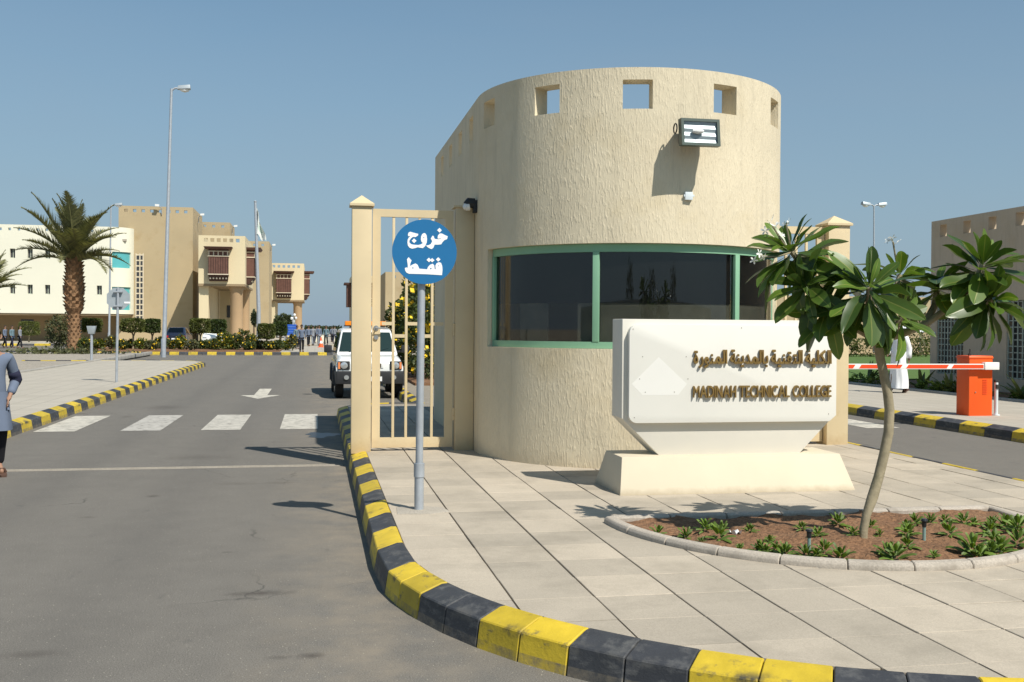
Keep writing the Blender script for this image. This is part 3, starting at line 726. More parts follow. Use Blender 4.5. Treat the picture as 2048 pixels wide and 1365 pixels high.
MB().tube([(1.95, 13.45, 3.32), (1.90, 13.45, 3.31), (1.87, 13.45, 3.30)], [.055, .05, .02], 10).build('lens', 'lamp_glass_white', bl)

# ================================================================ GATES
def gate_post(x0, x1, y0, top, label, cap=True):
    w = x1 - x0; p = thing('gate_post', label, 'gate post', ((x0 + x1) / 2, y0 + w / 2, .15), group='posts of the pedestrian gates')
    MB().box(x0, x1, y0, y0 + w, .13, top).build('post_body', 'gate_cream', p, bevel=.006)
    if cap:
        e = .03; xm = (x0 + x1) / 2; ym = y0 + w / 2
        MB().box(x0 - e, x1 + e, y0 - e, y0 + w + e, top, top + .03).add([(x0 - e, y0 - e, top + .03), (x1 + e, y0 - e, top + .03), (x1 + e, y0 + w + e, top + .03), (x0 - e, y0 + w + e, top + .03), (xm, ym, top + .15)], [(0, 1, 4), (1, 2, 4), (2, 3, 4), (3, 0, 4)]).build('cap', 'gate_cream', p)
    else:
        MB().box(x0 - .03, x1, y0 - .02, y0 + w + .02, top, top + .025).build('cap', 'gate_cream', p)
    return p
def gate(x0, x1, y, top, label, handle_left=True):
    g = thing('gate', label, 'gate', ((x0 + x1) / 2, y, .18), group='pedestrian gates beside the guard house')
    st = .105; d = .05
    MB().box(x0, x0 + st, y, y + d, .19, top).box(x1 - st, x1, y, y + d, .19, top).box(x0 + st, x1 - st, y + .001, y + d - .001, .19, .32).box(x0 + st, x1 - st, y + .001, y + d - .001, top - .1, top).build('frame', 'gate_cream', g)
    n = 4; bays = [x0 + st + (x1 - x0 - 2 * st) * i / (n + 1) for i in range(n + 2)]
    bm_ = MB().box(-.017, .017, .008, .042, 0, top - .42).mesh('bar', 'gate_cream', bevel=.003)
    for x in bays[1:-1]: inst('bar', bm_, g, (x - org(g).x, y - org(g).y, .32 - .18))
    for i in range(n + 1):
        z = 1.80 if i % 2 == 0 else 1.64
        MB().box(bays[i] + .018, bays[i + 1] - .018, y + .01, y + .04, z - .022, z + .022).build('rail', 'gate_cream', g)
    hx = x0 + .05 if handle_left else x1 - .05; sx = 1 if handle_left else -1
    h = MB().tube([(hx, y - .005, 1.74), (hx, y - .06, 1.74), (hx + sx * .04, y - .065, 1.74), (hx + sx * .15, y - .06, 1.735)], .011, 8).tube([(hx, y + .001, 1.74), (hx, y - .01, 1.74)], .035, 12).tube([(hx, y + .001, 1.62), (hx, y - .02, 1.62)], .03, 12)
    h.build('handle', 'steel', g)
    ox = x1 + .012 if handle_left else x0 - .012
    for z in (.62, 1.72, 2.82): MB().tube([(ox, y - .012, z - .08), (ox, y - .012, z - .02)], .017, 8).tube([(ox, y - .012, z - .015), (ox, y - .012, z + .08)], .017, 8).box(ox - .05, ox + .05, y - .004, y - .001, z - .05, z + .05).build('hinge', 'gate_cream', g)
    return g
gate_post(.46, .71, 13.55, 3.30, 'cream square gate post with pyramid cap at the exit lane kerb')
gate_post(1.80, 2.045, 13.60, 3.32, 'flat-topped cream gate post against the guard house wall', cap=False)
gate(.725, 1.775, 13.66, 3.28, 'cream barred gate with lever handle left of the guard house')
gate_post(7.04, 7.36, 13.60, 3.22, 'cream gate post with pyramid cap behind the white flowering tree')
gate(6.05, 7.02, 13.70, 3.2, 'cream barred gate right of the guard house behind the tree', handle_left=False)

# ================================================================ MONUMENT SIGN
mo = thing('monument_sign', 'white slab monument sign with bronze lettering on a low cream base', 'monument sign', (4.1, 10.1, .15))
MB().hexa([(2.88, 9.68, .13), (5.34, 9.68, .13), (5.34, 10.62, .13), (2.88, 10.62, .13)], [(2.95, 9.86, .50), (5.25, 9.86, .50), (5.25, 10.44, .50), (2.95, 10.44, .50)]).build('base', 'monument_base', mo, bevel=.012)
MB().prism_y([(2.98, 1.85), (5.24, 1.85), (5.24, .87), (4.87, .495), (3.37, .495), (2.98, .87)], 9.98, 10.33).build('slab', 'monument_white', mo, bevel=.008)
px0, px1, pz0, pz1, rr = 3.035, 5.232, .825, 1.795, .085
pp = []
for cx, cz, a in ((px0 + rr, pz0 + rr, 180),):
    pp += [(cx + rr * math.cos(R(a + 9 * i)), cz + rr * math.sin(R(a + 9 * i))) for i in range(11)]
pp += [(5.16, pz0), (5.232, .885), (px1, pz1)]
pp += [(px0 + rr + rr * math.cos(R(90 + 9 * i)), pz1 - rr + rr * math.sin(R(90 + 9 * i))) for i in range(11)]
pn = MB().prism_y(pp, 9.915, 9.979).build('panel', 'monument_panel', mo, bevel=.004)
MB().prism_y([(3.335, 1.475), (3.63, 1.21), (3.54, 1.10), (3.17, 1.10), (3.06, 1.21)], 9.9144, 9.9149).build('emblem_trace', 'emblem_white', pn)
for x, z in ((3.07, 1.75), (4.2, 1.77), (4.35, 1.75), (3.09, .88), (4.2, .865), (5.15, .90), (3.17, 1.48), (3.47, 1.5), (3.62, 1.48), (3.14, 1.26), (3.64, 1.26), (3.2, 1.13), (3.5, 1.13), (3.16, 1.04), (3.62, 1.05), (3.34, 1.27))[:0] + ((3.07, 1.75), (4.2, 1.77), (3.09, .88), (5.15, .90), (3.17, 1.48), (3.62, 1.48), (3.14, 1.26), (3.64, 1.26), (3.2, 1.13), (3.5, 1.13)):
    MB().tube([(x, 9.9145, z), (x, 9.912, z)], .005, 6).build('screw', 'screw', pn)
def letter_mesh(ch, offset, extrude):
    cu = bpy.data.curves.new('letter', 'FONT'); cu.body = ch; cu.offset = offset; cu.extrude = extrude; cu.resolution_u = 3
    ob = bpy.data.objects.new('letter', cu); C.objects.link(ob)
    bpy.context.view_layer.update()
    me = bpy.data.meshes.new_from_object(ob); bpy.data.objects.remove(ob); bpy.data.curves.remove(cu)
    co = np.array([v.co for v in me.vertices]) if len(me.vertices) else np.zeros((1, 3))
    return me, co.min(0), co.max(0)
def set_text(items, x0, x1, zbase, height_k, y, mname, parent, name):
    """items: list of (mesh, lo, hi, gap after); scaled in width to fill x0..x1"""
    W = sum(hi[0] - lo[0] + g for me, lo, hi, g in items) - items[-1][3]; kx = (x1 - x0) / W; x = x0
    for i, (me, lo, hi, g) in enumerate(items):
        if len(me.vertices):
            me.transform(Matrix(((kx, 0, 0, -lo[0] * kx), (0, 0, -1, 0), (0, height_k, 0, 0), (0, 0, 0, 1))))
            me.materials.clear(); me.materials.append(MATS[mname]); me.name = name
            o = bpy.data.objects.new(name, me); C.objects.link(o); o.parent = parent
            P = org(parent); o.location = (x - P.x, y - .0009 * (i % 3) - P.y, zbase - P.z)
        x += (hi[0] - lo[0] + g) * kx
items = []
for ch in 'MADINAH TECHNICAL COLLEGE':
    if ch == ' ':
        me, lo, hi, g = items[-1]; items[-1] = (me, lo, hi, .34); continue
    me, lo, hi = letter_mesh(ch, (.012 if ch != 'M' else 0), .012); items.append((me, lo, hi, .07))
set_text(items, 3.69, 5.165, 1.075, .17, 9.898, 'bronze', pn, 'letter')
FORMS = {'ا': ('FE8D', 'FE8E', None, None), 'ل': ('FEDD', 'FEDE', 'FEDF', 'FEE0'), 'ك': ('FED9', 'FEDA', 'FEDB', 'FEDC'), 'ي': ('FEF1', 'FEF2', 'FEF3', 'FEF4'),
         'ة': ('FE93', 'FE94', None, None), 'ت': ('FE95', 'FE96', 'FE97', 'FE98'), 'ق': ('FED5', 'FED6', 'FED7', 'FED8'), 'ن': ('FEE5', 'FEE6', 'FEE7', 'FEE8'),
         'ب': ('FE8F', 'FE90', 'FE91', 'FE92'), 'م': ('FEE1', 'FEE2', 'FEE3', 'FEE4'), 'د': ('FEA9', 'FEAA', None, None), 'و': ('FEED', 'FEEE', None, None), 'ر': ('FEAD', 'FEAE', None, None)}
seq = []
for w in 'الكلية التقنية بالمدينة المنورة'.split():
    join = False
    for i, c in enumerate(w):
        iso, fin, ini, med = FORMS[c]; nxt = i + 1 < len(w) and ini is not None
        seq.append((chr(int((med if nxt else fin) if join else (ini if nxt else iso), 16)), join)); join = nxt
    seq.append((' ', False))
items = []
for k in range(len(seq) - 2, -1, -1):           # laid from left to right: last letter first
    ch, joined = seq[k]
    if ch == ' ':
        me, lo, hi, g = items[-1]; items[-1] = (me, lo, hi, .26); continue
    me, lo, hi = letter_mesh(ch, .022, .012)
    items.append((me, lo, hi, -.05 if joined else .06))
set_text(items, 3.69, 5.165, 1.415, .185, 9.898, 'bronze', pn, 'letter')

# ================================================================ ROUND BLUE SIGN
sg = thing('round_sign', 'round blue sign with white Arabic lettering on a grey pole', 'sign', (.905, 9.2, .15))
MB().tube([(.905, 9.2, .13), (.905, 9.2, .46)], .041, 14).tube([(.905, 9.2, .44), (.905, 9.2, .56)], .047, 14).tube([(.905, 9.2, .5), (.92, 9.2, 2.66)], .033, 14).build('pole', 'galvanised', sg)
DC = Vector((.935, 2.41)); DR = .282
dsc = MB().prism_y([(DC.x + DR * math.cos(2 * math.pi * i / 64), DC.y + DR * math.sin(2 * math.pi * i / 64)) for i in range(64)], 9.135, 9.145).build('disc', 'sign_blue', sg)
for z in (2.29, 2.5): MB().box(.86, .98, 9.147, 9.24, z, z + .03).build('clamp', 'galvanised', sg)
SHAPES = [
 [(1148,352),(1090,330),(1030,300),(985,300),(950,335),(940,375),(945,407),(1000,402),(1022,408),(960,418),(890,415),(870,395),(865,365),(840,345),(818,375),(800,410),(820,440),(828,470),(800,520),(750,545),(705,548),(730,580),(790,615),(825,620),(855,590),(880,530),(960,528),(1015,520),(1045,470),(1085,430),(1130,415),(1140,395)],
 [(978,185),(1025,235),(980,282),(928,235)],
 [(660,298),(690,305),(715,345),(725,420),(718,490),(690,560),(640,605),(590,600),(535,590),(480,610),(420,622),(370,605),(335,560),(325,500),(330,440),(350,400),(385,365),(340,370),(335,335),(345,300),(380,278),(440,295),(545,318),(540,350),(490,385),(440,380),(400,410),(365,460),(365,495),(400,530),(450,540),(545,545),(600,530),(640,502),(612,480),(598,430),(602,370),(625,320)],
 [(460,412),(510,460),(462,508),(412,462)],
 [(275,1020),(300,1005),(335,1010),(335,960),(318,840),(350,795),(412,860),(385,930),(385,975),(430,945),(490,920),(535,945),(560,1000),(570,1025),(730,1035),(745,990),(790,940),(845,920),(875,950),(885,1030),(905,1030),(898,960),(920,910),(970,885),(1015,900),(1038,960),(1045,1040),(1035,1150),(700,1135),(360,1132),(310,1110),(285,1070)],
 [(955,785),(1003,830),(955,875),(908,830)],
 [(765,797),(812,845),(767,890),(717,845)],
 [(832,805),(880,850),(830,890),(785,850)]]
k = DR / 660
for i, q in enumerate(SHAPES):
    MB().prism_y([(DC.x + (x - 677) * k, DC.y - (y - 680) * k) for x, y in q], 9.1325 - .0006 * (i == 7), 9.1345).build('letter', 'reflective_white', dsc)
for x, y, r in ((657, 392, 10), (805, 1018, 15), (958, 960, 9), (440, 1012, 13)):
    MB().tube([(DC.x + (x - 677) * k, 9.1324, DC.y - (y - 680) * k), (DC.x + (x - 677) * k, 9.1315, DC.y - (y - 680) * k)], r * k, 8).build('letter_eye', 'sign_blue', dsc)

# ================================================================ FOLIAGE TOOLS
def leaf_cloud(b, n, sampler, size, rng, flat=0.0, aspect=.5, droop=0, bright=None):
    """n small two-triangle leaves at sampler() -> (pos, outward dir, tone); adds to b with per-leaf tone"""
    if b.tone is None: b.tone = []
    for _ in range(n):
        p, d, t = sampler()
        d = (Vector(d) + Vector((rng.gauss(0, .6), rng.gauss(0, .6), rng.gauss(0, .6) - droop))).normalized()
        u = d; w = u.cross(Vector((rng.gauss(0, 1), rng.gauss(0, 1), rng.gauss(0, 1)))).normalized()
        s = size * rng.uniform(.6, 1.35); h = u.cross(w) * s * .12
        p = Vector(p); a = p - u * s * .5; c = p + u * s * .5; e = p + w * s * aspect * .5 + h; f = p - w * s * aspect * .5 + h
        b.add([a, f, c, e], [(0, 1, 2, 3)]); b.tone += [t] * 4
def pad_tone(b, v=.5):
    if b.tone is None: b.tone = []
    b.tone += [v] * (len(b.v) - len(b.tone))
def ball_sampler(c, r, rng, shell=.35, box=0.0, lump=.18, seed=0):
    ph = [rng.uniform(0, 6.28) for _ in range(6)]
    def f():
        while True:
            d = Vector((rng.gauss(0, 1), rng.gauss(0, 1), rng.gauss(0, 1)))
            if d.length > 1e-3: break
        d.normalize()
        if box:
            m = max(abs(d.x), abs(d.y), abs(d.z)); k = (1 - box) + box / m
        else: k = 1
        lumpk = 1 + lump * (math.sin(3.1 * d.x + ph[0]) * math.sin(3.7 * d.y + ph[1]) + math.sin(5.3 * d.z + ph[2]) * math.sin(6.1 * d.x + ph[3]) * .7)
        q = (1 - shell * rng.random() ** 1.5)
        t = .5 + .35 * (math.sin(7 * d.x + ph[4]) * math.sin(6 * d.z + ph[5])) + rng.uniform(-.25, .25)
        return (c[0] + d.x * r[0] * k * lumpk * q, c[1] + d.y * r[1] * k * lumpk * q, c[2] + d.z * r[2] * k * lumpk * q), d, min(1, max(0, t))
    return f

ORD = 'first second third fourth fifth sixth seventh eighth ninth tenth eleventh twelfth thirteenth fourteenth fifteenth sixteenth seventeenth eighteenth nineteenth twentieth'.split()
ORD += ['twenty-' + o for o in ORD[:9]]
def ordinals(xs):          # rank of each from the left
    order = sorted(range(len(xs)), key=lambda i: xs[i]); rk = [0] * len(xs)
    for r_, i in enumerate(order): rk[i] = r_
    return [ORD[r_] for r_ in rk]
# ================================================================ FLOWER BED
BC = Vector((4.15, 8.36)); BA, BB = 1.80, 2.02       # half width, depth towards the viewer
bed = thing('flower_bed', 'lens-shaped earth bed with a low stone edging in front of the monument', 'flower bed', (BC.x, BC.y - 1, .15))
def bed_edge(t): a = math.pi + math.pi * t; return Vector((BC.x + BA * math.cos(a), BC.y + BB * math.sin(a) * (1 if True else 1)))
N_B = 13
def edge_block(pts_in, pts_out):
    n = len(pts_in); vs = []
    for pi, po in zip(pts_in, pts_out):
        m = pi.lerp(po, .25); m2 = pi.lerp(po, .8)
        vs += [(pi.x, pi.y, .14), (pi.x, pi.y, .195), (m.x, m.y, .207), (m2.x, m2.y, .203), (po.x, po.y, .18), (po.x, po.y, .14)]
    fs = [tuple(reversed(range(6))), tuple(range((n - 1) * 6, n * 6))]
    for i in range(n - 1):
        for k in range(6): fs.append((i * 6 + k, i * 6 + (k + 1) % 6, (i + 1) * 6 + (k + 1) % 6, (i + 1) * 6 + k))
    b = MB().add(vs, fs); return b
for i in range(N_B):
    ps = [i / N_B + .0006 + (1 / N_B - .0012) * j / 4 for j in range(5)]
    po = [bed_edge(t) for t in ps]; pi = []
    for t, p in zip(ps, po):
        d = (bed_edge(min(1, t + .002)) - bed_edge(max(0, t - .002))).normalized(); pi.append(p + Vector((-d.y, d.x)) * .10)
    edge_block(pi, po).build('edging_stone', 'bed_stone', bed, bevel=.006, seg=1)
xs = [BC.x - BA + .07 + (2 * BA - .14) * i / 7 for i in range(8)]
for i in range(7):
    a, c = xs[i] + .005, xs[i + 1] - .005
    edge_block([Vector((a, BC.y - .05)), Vector((c, BC.y - .05))], [Vector((a, BC.y + .09)), Vector((c, BC.y + .09))]).build('edging_stone', 'bed_stone', bed, bevel=.006, seg=1)
rng = random.Random(3)
sb = MB(); G_ = 44
def soil_h(x, y): return .175 + .018 * math.sin(x * 7.1 + y * 3) * math.sin(y * 8.3 + 1) + .012 * math.sin(x * 23 + 2) * math.sin(y * 19) + .03 * math.exp(-((x - 4.08) ** 2 + (y - 7.3) ** 2) / .15)
for j in range(G_ + 1):
    t = j / G_; y = BC.y - .02 - t * (BB - .08); hw = (BA - .06) * math.sqrt(max(.0004, 1 - ((BC.y - y) / (BB - .05)) ** 2))
    for i in range(G_ + 1):
        x = BC.x - hw + 2 * hw * i / G_; sb.v.append((x, y, soil_h(x, y) + rng.uniform(-.007, .007)))
for j in range(G_):
    for i in range(G_): a = j * (G_ + 1) + i; sb.f.append((a, a + G_ + 1, a + G_ + 2, a + 1))
sb.build('soil', 'soil', bed, angle=180)
# bedding plants
def bed_plant(k):
    r = random.Random(k); b = MB(); b.tone = []
    for ring_, (n, el, L) in enumerate(((7, 15, .085), (6, 42, .075), (4, 68, .06))):
        for i in range(n):
            a = 2 * math.pi * (i + .5 * ring_) / n + r.uniform(-.3, .3); e = R(el + r.uniform(-14, 14)); L2 = L * r.uniform(.75, 1.3)
            d = Vector((math.cos(a) * math.cos(e), math.sin(a) * math.cos(e), math.sin(e))); w = Vector((-math.sin(a), math.cos(a), 0))
            up = d.cross(w) * -1; p0 = Vector((0, 0, .01 + .015 * ring_)); n0 = len(b.v)
            for s, wd, dr in ((.15, .12, 0), (.55, .36, .02), (.85, .22, -.06), (1.0, 0.02, -.14)):
                c = p0 + d * L2 * s + Vector((0, 0, dr * L2))
                b.v += [tuple(c + w * wd * L2 * .5 + up * .008), tuple(c), tuple(c - w * wd * L2 * .5 + up * .008)]
            tn = r.uniform(.2, .9); b.tone += [tn] * 12
            for s in range(3):
                q = n0 + s * 3; b.f += [(q, q + 1, q + 4, q + 3), (q + 1, q + 2, q + 5, q + 4)]
    return b.mesh('bedding_plant', 'bed_leaf', angle=60)
bpm = [bed_plant(k) for k in range(5)]
spots = [(1315,1062,1),(1372,1068,1.1),(1410,1060,1.2),(1438,1078,1.5),(1445,1060,1),(1500,1062,.8),(1520,1098,1.3),(1518,1110,1.1),(1552,1098,.8),(1538,1076,.8),
         (1563,1118,1.2),(1612,1115,1.1),(1635,1075,1),(1648,1105,1.2),(1690,1125,1.5),(1604,1056,.8),(1677,1055,1.2),(1706,1076,.9),(1743,1050,.8),(1635,1122,.9),
         (1775,1108,1.4),(1800,1122,1.5),(1815,1070,1.3),(1815,1095,1.0),(1812,1052,1),(1830,1044,1),(1862,1042,1),(1890,1040,.9),(1898,1072,1.3),(1928,1042,1.2),(1948,1042,.8),
         (1945,1104,1.8),(1975,1112,1.4),(1980,1062,1.2),(1988,1080,1.3),(2000,1095,1.2),(2012,1050,1.6),(2035,1062,1.7),(2040,1090,1.5),(2005,1110,1.2),(1985,1045,1),(2046,1110,1.4),(1880,1120,.7),(1760,1068,.6),(1390,1086,.6),(1470,1100,.7)]
row_of = ['back' if y < 1064 else 'middle' if y < 1097 else 'front' for x, y, s_ in spots]
bed_ord = {}
for rw in ('back', 'middle', 'front'):
    ids = [i for i in range(len(spots)) if row_of[i] == rw]
    for i, o_ in zip(ids, ordinals([spots[i][0] for i in ids])): bed_ord[i] = o_
near = lambda x: 'left tip of the bed' if x < 1460 else 'bed left of the tree trunk' if x < 1720 else 'bed right of the tree trunk' if x < 1900 else 'right end of the bed'
for i, (x, y, s) in enumerate(spots):
    p = on_ground(x, y + 4, .18); p.z = soil_h(p.x, p.y) - .006
    if p.y > BC.y - .12: p.y = BC.y - .12
    e = ((p.x - BC.x) / (BA - .16)) ** 2 + ((p.y - BC.y) / (BB - .2)) ** 2
    if e > 1: p.x = BC.x + (p.x - BC.x) / math.sqrt(e); p.y = BC.y + (p.y - BC.y) / math.sqrt(e)
    o = inst('bedding_plant', bpm[i % 5], None, p, (0, 0, rng.uniform(0, 6.28)), (s * .95,) * 3)
    tag(o, 'green leafy seedling, %s from the left in the %s row of the flower bed' % (bed_ord[i], row_of[i]), 'plant', 'bedding plants in the flower bed')
def stake(px, py, label):
    p = on_ground(px, py, .18); t = thing('garden_light', label, 'garden light', (p.x, p.y, .17))
    MB().tube([(p.x, p.y, .14), (p.x, p.y, .285)], .0125, 8).build('stem', 'stake_green', t)
    MB().tube([(p.x, p.y, .285), (p.x, p.y, .325), (p.x, p.y, .33), (p.x, p.y, .345)], [.016, .018, .028, .022], 10).build('head', 'stake_black', t)
stake(1618, 1105, 'short black-topped garden light in the bed left of the tree trunk')
stake(1848, 1082, 'short black-topped garden light in the bed right of the tree trunk')
p = on_ground(1470, 1068, .19)
b = MB()
for i in range(5):
    for j in range(5): b.v.append((p.x - .045 + .022 * i, p.y - .03 + .015 * j, .2 + .02 * math.sin(i * 2.1 + j) + .012 * math.cos(j * 2.7)))
for i in range(4):
    for j in range(4): a = i * 5 + j; b.f.append((a, a + 5, a + 6, a + 1))
tag(b.build('paper_scrap', 'litter', loc=(p.x, p.y, .19)), 'crumpled white paper scrap lying in the left of the flower bed', 'litter')

# ================================================================ FRANGIPANI
TB = on_ground(1725, 1083, .17)
fp = thing('frangipani_tree', 'slender frangipani tree with big glossy leaves and white flowers in the bed', 'tree', TB)
TD = TB.y
def tp(px, py, dy=0): return on_y(px, py, TD + dy)
trunk_px = [(1725, 1088, 0), (1727, 1060, 0), (1733, 1030, 0), (1745, 995, .02), (1757, 955, .03), (1768, 910, .03), (1777, 865, .02), (1779, 820, .02), (1775, 785, .02), (1768, 750, .02), (1760, 715, .02), (1754, 680, .02)]
trr = [.034, .032, .032, .040, .037, .037, .037, .036, .035, .034, .033, .036]
MB().tube([tp(*q) for q in trunk_px], trr, 14).build('trunk', 'bark_grey', fp)
fork = tp(1754, 680, .02)
branches = {  # tip pixel + depth offset, mid points
    'a': [(1735, 660, -.10), (1737, 610, -.22), (1738, 575, -.27)],
    'b': [(1700, 650, .10), (1655, 600, .16), (1610, 540, .12), (1580, 500, .10)],
    'c': [(1655, 600, .16), (1640, 585, .02), (1608, 572, -.02)],
    'd': [(1800, 670, .12), (1850, 650, .15), (1905, 610, .10), (1950, 565, .02), (1965, 530, -.02)],
    'e': [(1905, 610, .10), (1940, 615, -.05), (1985, 600, -.08)],
    'f': [(1850, 650, .15), (1870, 610, .25), (1875, 570, .26)],
    'g': [(1770, 650, .20), (1785, 600, .28), (1800, 550, .28)],
    'h': [(1700, 650, .10), (1672, 628, .02), (1650, 622, -.05)],
    'j': [(1765, 670, .02), (1790, 655, -.06), (1805, 632, -.1)]}
start = {'a': fork, 'b': fork, 'c': None, 'd': fork, 'e': None, 'f': None, 'g': fork, 'h': fork, 'j': fork}
def big_leaf(k):
    r = random.Random(40 + k); b = MB(); b.tone = []
    curve = (-.10, -.25, .05, -.4)[k]; fold = (.12, .05, .2, .1)[k]
    st = [(0, .02), (.10, .03), (.22, .16), (.40, .36), (.58, .45), (.74, .44), (.87, .33), (.96, .16), (1.0, .02)]
    for s, w in st:
        z = curve * s * s + .02 * math.sin(s * 9 + k)
        for u in (-1, -.5, -.09, 0, .09, .5, 1):
            b.v.append((s, u * w * .33, z + abs(u) * w * fold + (.008 * math.sin(s * 40) if abs(u) == .5 else 0)))
            b.tone.append(1.0 if u == 0 else (.12 if abs(u) == 1 else 0))
    for i in range(len(st) - 1):
        for j in range(6): a = i * 7 + j; b.f.append((a, a + 7, a + 8, a + 1))
    return b.mesh('leaf', 'plumeria_leaf', angle=80)
LM = [big_leaf(k) for k in range(4)]
rl = random.Random(11)
def flower_mesh():
    b = MB()
    for i in range(5):
        a = 2 * math.pi * i / 5; n0 = len(b.v)
        for s, w, z in ((.05, .06, 0), (.45, .38, .12), (.8, .36, .16), (1, .05, .1)):
            c = Vector((math.cos(a) * s, math.sin(a) * s, z)); t = Vector((-math.sin(a), math.cos(a), .25))
            b.v += [tuple(c + t * w * .5), tuple(c - t * w * .5)]
        for j in range(3): q = n0 + j * 2; b.f.append((q, q + 1, q + 3, q + 2))
    return b.mesh('flower', 'petal_white', angle=60)
FM = flower_mesh()
n_leaf = {'a': 42, 'b': 34, 'c': 22, 'd': 34, 'e': 28, 'f': 16, 'g': 22, 'h': 18, 'j': 15}
tipdir = {'a': (0, -.62, .78), 'b': (-.5, -.15, .85), 'c': (-.75, -.3, .5), 'd': (.25, -.35, .9), 'e': (.75, -.3, .5), 'f': (0, .1, 1), 'g': (.1, .1, 1), 'h': (-.6, -.5, .5), 'j': (.5, -.6, .5)}
for key, pts in branches.items():
    P = [tp(*q) for q in pts]
    if start[key] is not None: P = [start[key]] + P
    n = len(P); br = MB().tube(P, [.032 - .012 * i / (n - 1) for i in range(n)], 10).build('branch', 'bark_grey', fp)
    tip = P[-1]; ax = Vector(tipdir[key]).normalized()
    u = ax.orthogonal().normalized(); w = ax.cross(u); back = (P[-2] - P[-1]).normalized()
    N = n_leaf[key]
    for i in range(N):
        a = i * 2.39996 + rl.uniform(-.25, .25); f = (i + .5) / N
        pol = R(18 + (122 if key in 'aeb' else 108) * f ** .75 + rl.uniform(-12, 12))
        d = ax * math.cos(pol) + (u * math.cos(a) + w * math.sin(a)) * math.sin(pol)
        d.z -= .12 * f; d.normalize()
        nrm = (ax - d * ax.dot(d)); nrm = nrm.normalized() if nrm.length > .05 else u
        nrm = (nrm + Vector((rl.gauss(0, .25), rl.gauss(0, .25), rl.gauss(0, .25) + .25))).normalized()
        nrm = (nrm - d * nrm.dot(d)).normalized(); yv = nrm.cross(d)
        L = rl.uniform(.33, .45) * (.6 + .4 * min(1, f * 3)) * (1.0 if key in 'abde' else .9)
        M_ = Matrix((d, yv, nrm)).transposed().to_4x4()
        o = bpy.data.objects.new('leaf', LM[rl.randrange(4)]); C.objects.link(o); o.parent = fp
        base = tip + back * (.10 * f * rl.uniform(.4, 1.3))
        M_.translation = base - TB
        o.matrix_local = M_ @ Matrix.Rotation(rl.uniform(-.25, .25), 4, 'X') @ Matrix.Diagonal((L, L * rl.uniform(.8, 1.2), L * rl.uniform(.3, 1.5), 1))
fl_px = [(1540, 448, -.02, .05), (1530, 462, -.03, .045), (1552, 452, .0, .05), (1546, 436, .02, .04), (1578, 444, .04, .05), (1568, 450, .05, .04), (1518, 507, -.05, .045), (1528, 515, -.04, .045), (1508, 521, -.04, .04), (1785, 478, .2, .05), (1795, 486, .18, .05), (1775, 482, .2, .04), (1565, 470, .02, .03)]
for x, y, dy, s in fl_px:
    inst('flower', FM, fp, tp(x, y, dy) - TB, (rl.uniform(.6, 1.6), rl.uniform(-.5, .5), rl.uniform(0, 6)), (s * .8,) * 3)
stalk = MB()
for a_, b_ in (((1585, 505, .1), (1545, 452, 0)), ((1585, 505, .1), (1572, 448, .04)), ((1585, 505, .1), (1518, 512, -.05)), ((1798, 545, .28), (1786, 484, .2))):
    stalk.tube([tp(*a_), tp((a_[0] + b_[0]) / 2, (a_[1] + b_[1]) / 2 + 6, (a_[2] + b_[2]) / 2), tp(*b_)], .007, 6).build('flower_stalk', 'bark_grey', fp); stalk = MB()

# ================================================================ BOOM BARRIER AND RIGHT SIDE
ba = thing('boom_barrier', 'orange boom barrier cabinet with red and white striped arm across entry lane', 'barrier', (12.42, 18.1, .15))
MB().box(12.17, 12.66, 17.92, 18.32, .13, 1.24).build('cabinet', 'barrier_orange', ba, bevel=.012)
MB().hexa([(12.155, 17.905, 1.24), (12.675, 17.905, 1.24), (12.675, 18.335, 1.24), (12.155, 18.335, 1.24)], [(12.17, 17.92, 1.29), (12.66, 17.92, 1.29), (12.66, 18.32, 1.29), (12.17, 18.32, 1.29)]).build('lid', 'barrier_orange', ba, bevel=.008)
for i in range(9): MB().box(12.45, 12.54, 17.912, 17.9185, .56 + i * .033, .572 + i * .033).build('vent_slot', 'barrier_orange_red', ba)
MB().box(12.42, 12.72, 17.80, 17.915, 1.03, 1.17).build('arm_clamp', 'boom_white', ba, bevel=.008)
BY0, BY1 = 17.82, 17.87
boom = MB().box(7.6, 12.42, BY0, BY1, 1.04, 1.14).build('arm', 'boom_white', ba, bevel=.006)
for i in range(6):
    x = 12.40 - .95 * i - (.0 if i == 0 else -.18); w = .62 if i == 0 else .78
    MB().prism_y([(x - w - .05, 1.055), (x, 1.055), (x + (.0 if i == 0 else .05), 1.125), (x - w, 1.125)], BY0 - .0025, BY0 - .0005).build('arm_stripe', 'boom_red', boom)
MB().box(12.22, 12.26, 18.0, 18.04, 1.29, 1.33).box(12.235, 12.255, 18.01, 18.03, 1.33, 1.42).build('antenna', 'dark_metal', ba)
MB().tube([(12.30, 17.915, .6), (12.30, 17.905, .6)], .012, 8).build('lock', 'steel', ba)
ps = thing('sensor_post', 'short pale green sensor post beside the orange barrier cabinet', 'post', (12.80, 18.0, .15))
MB().tube([(12.80, 18.0, .13), (12.80, 18.0, .17)], .07, 12).tube([(12.80, 18.0, .16), (12.80, 18.0, .78)], .035, 10).build('stem', 'plastic_white', ps)
MB().box(12.77, 12.83, 17.95, 18.02, .66, .74).box(12.76, 12.85, 17.97, 18.03, .78, .83).build('sensor_head', 'dark_metal', ps, bevel=.004)

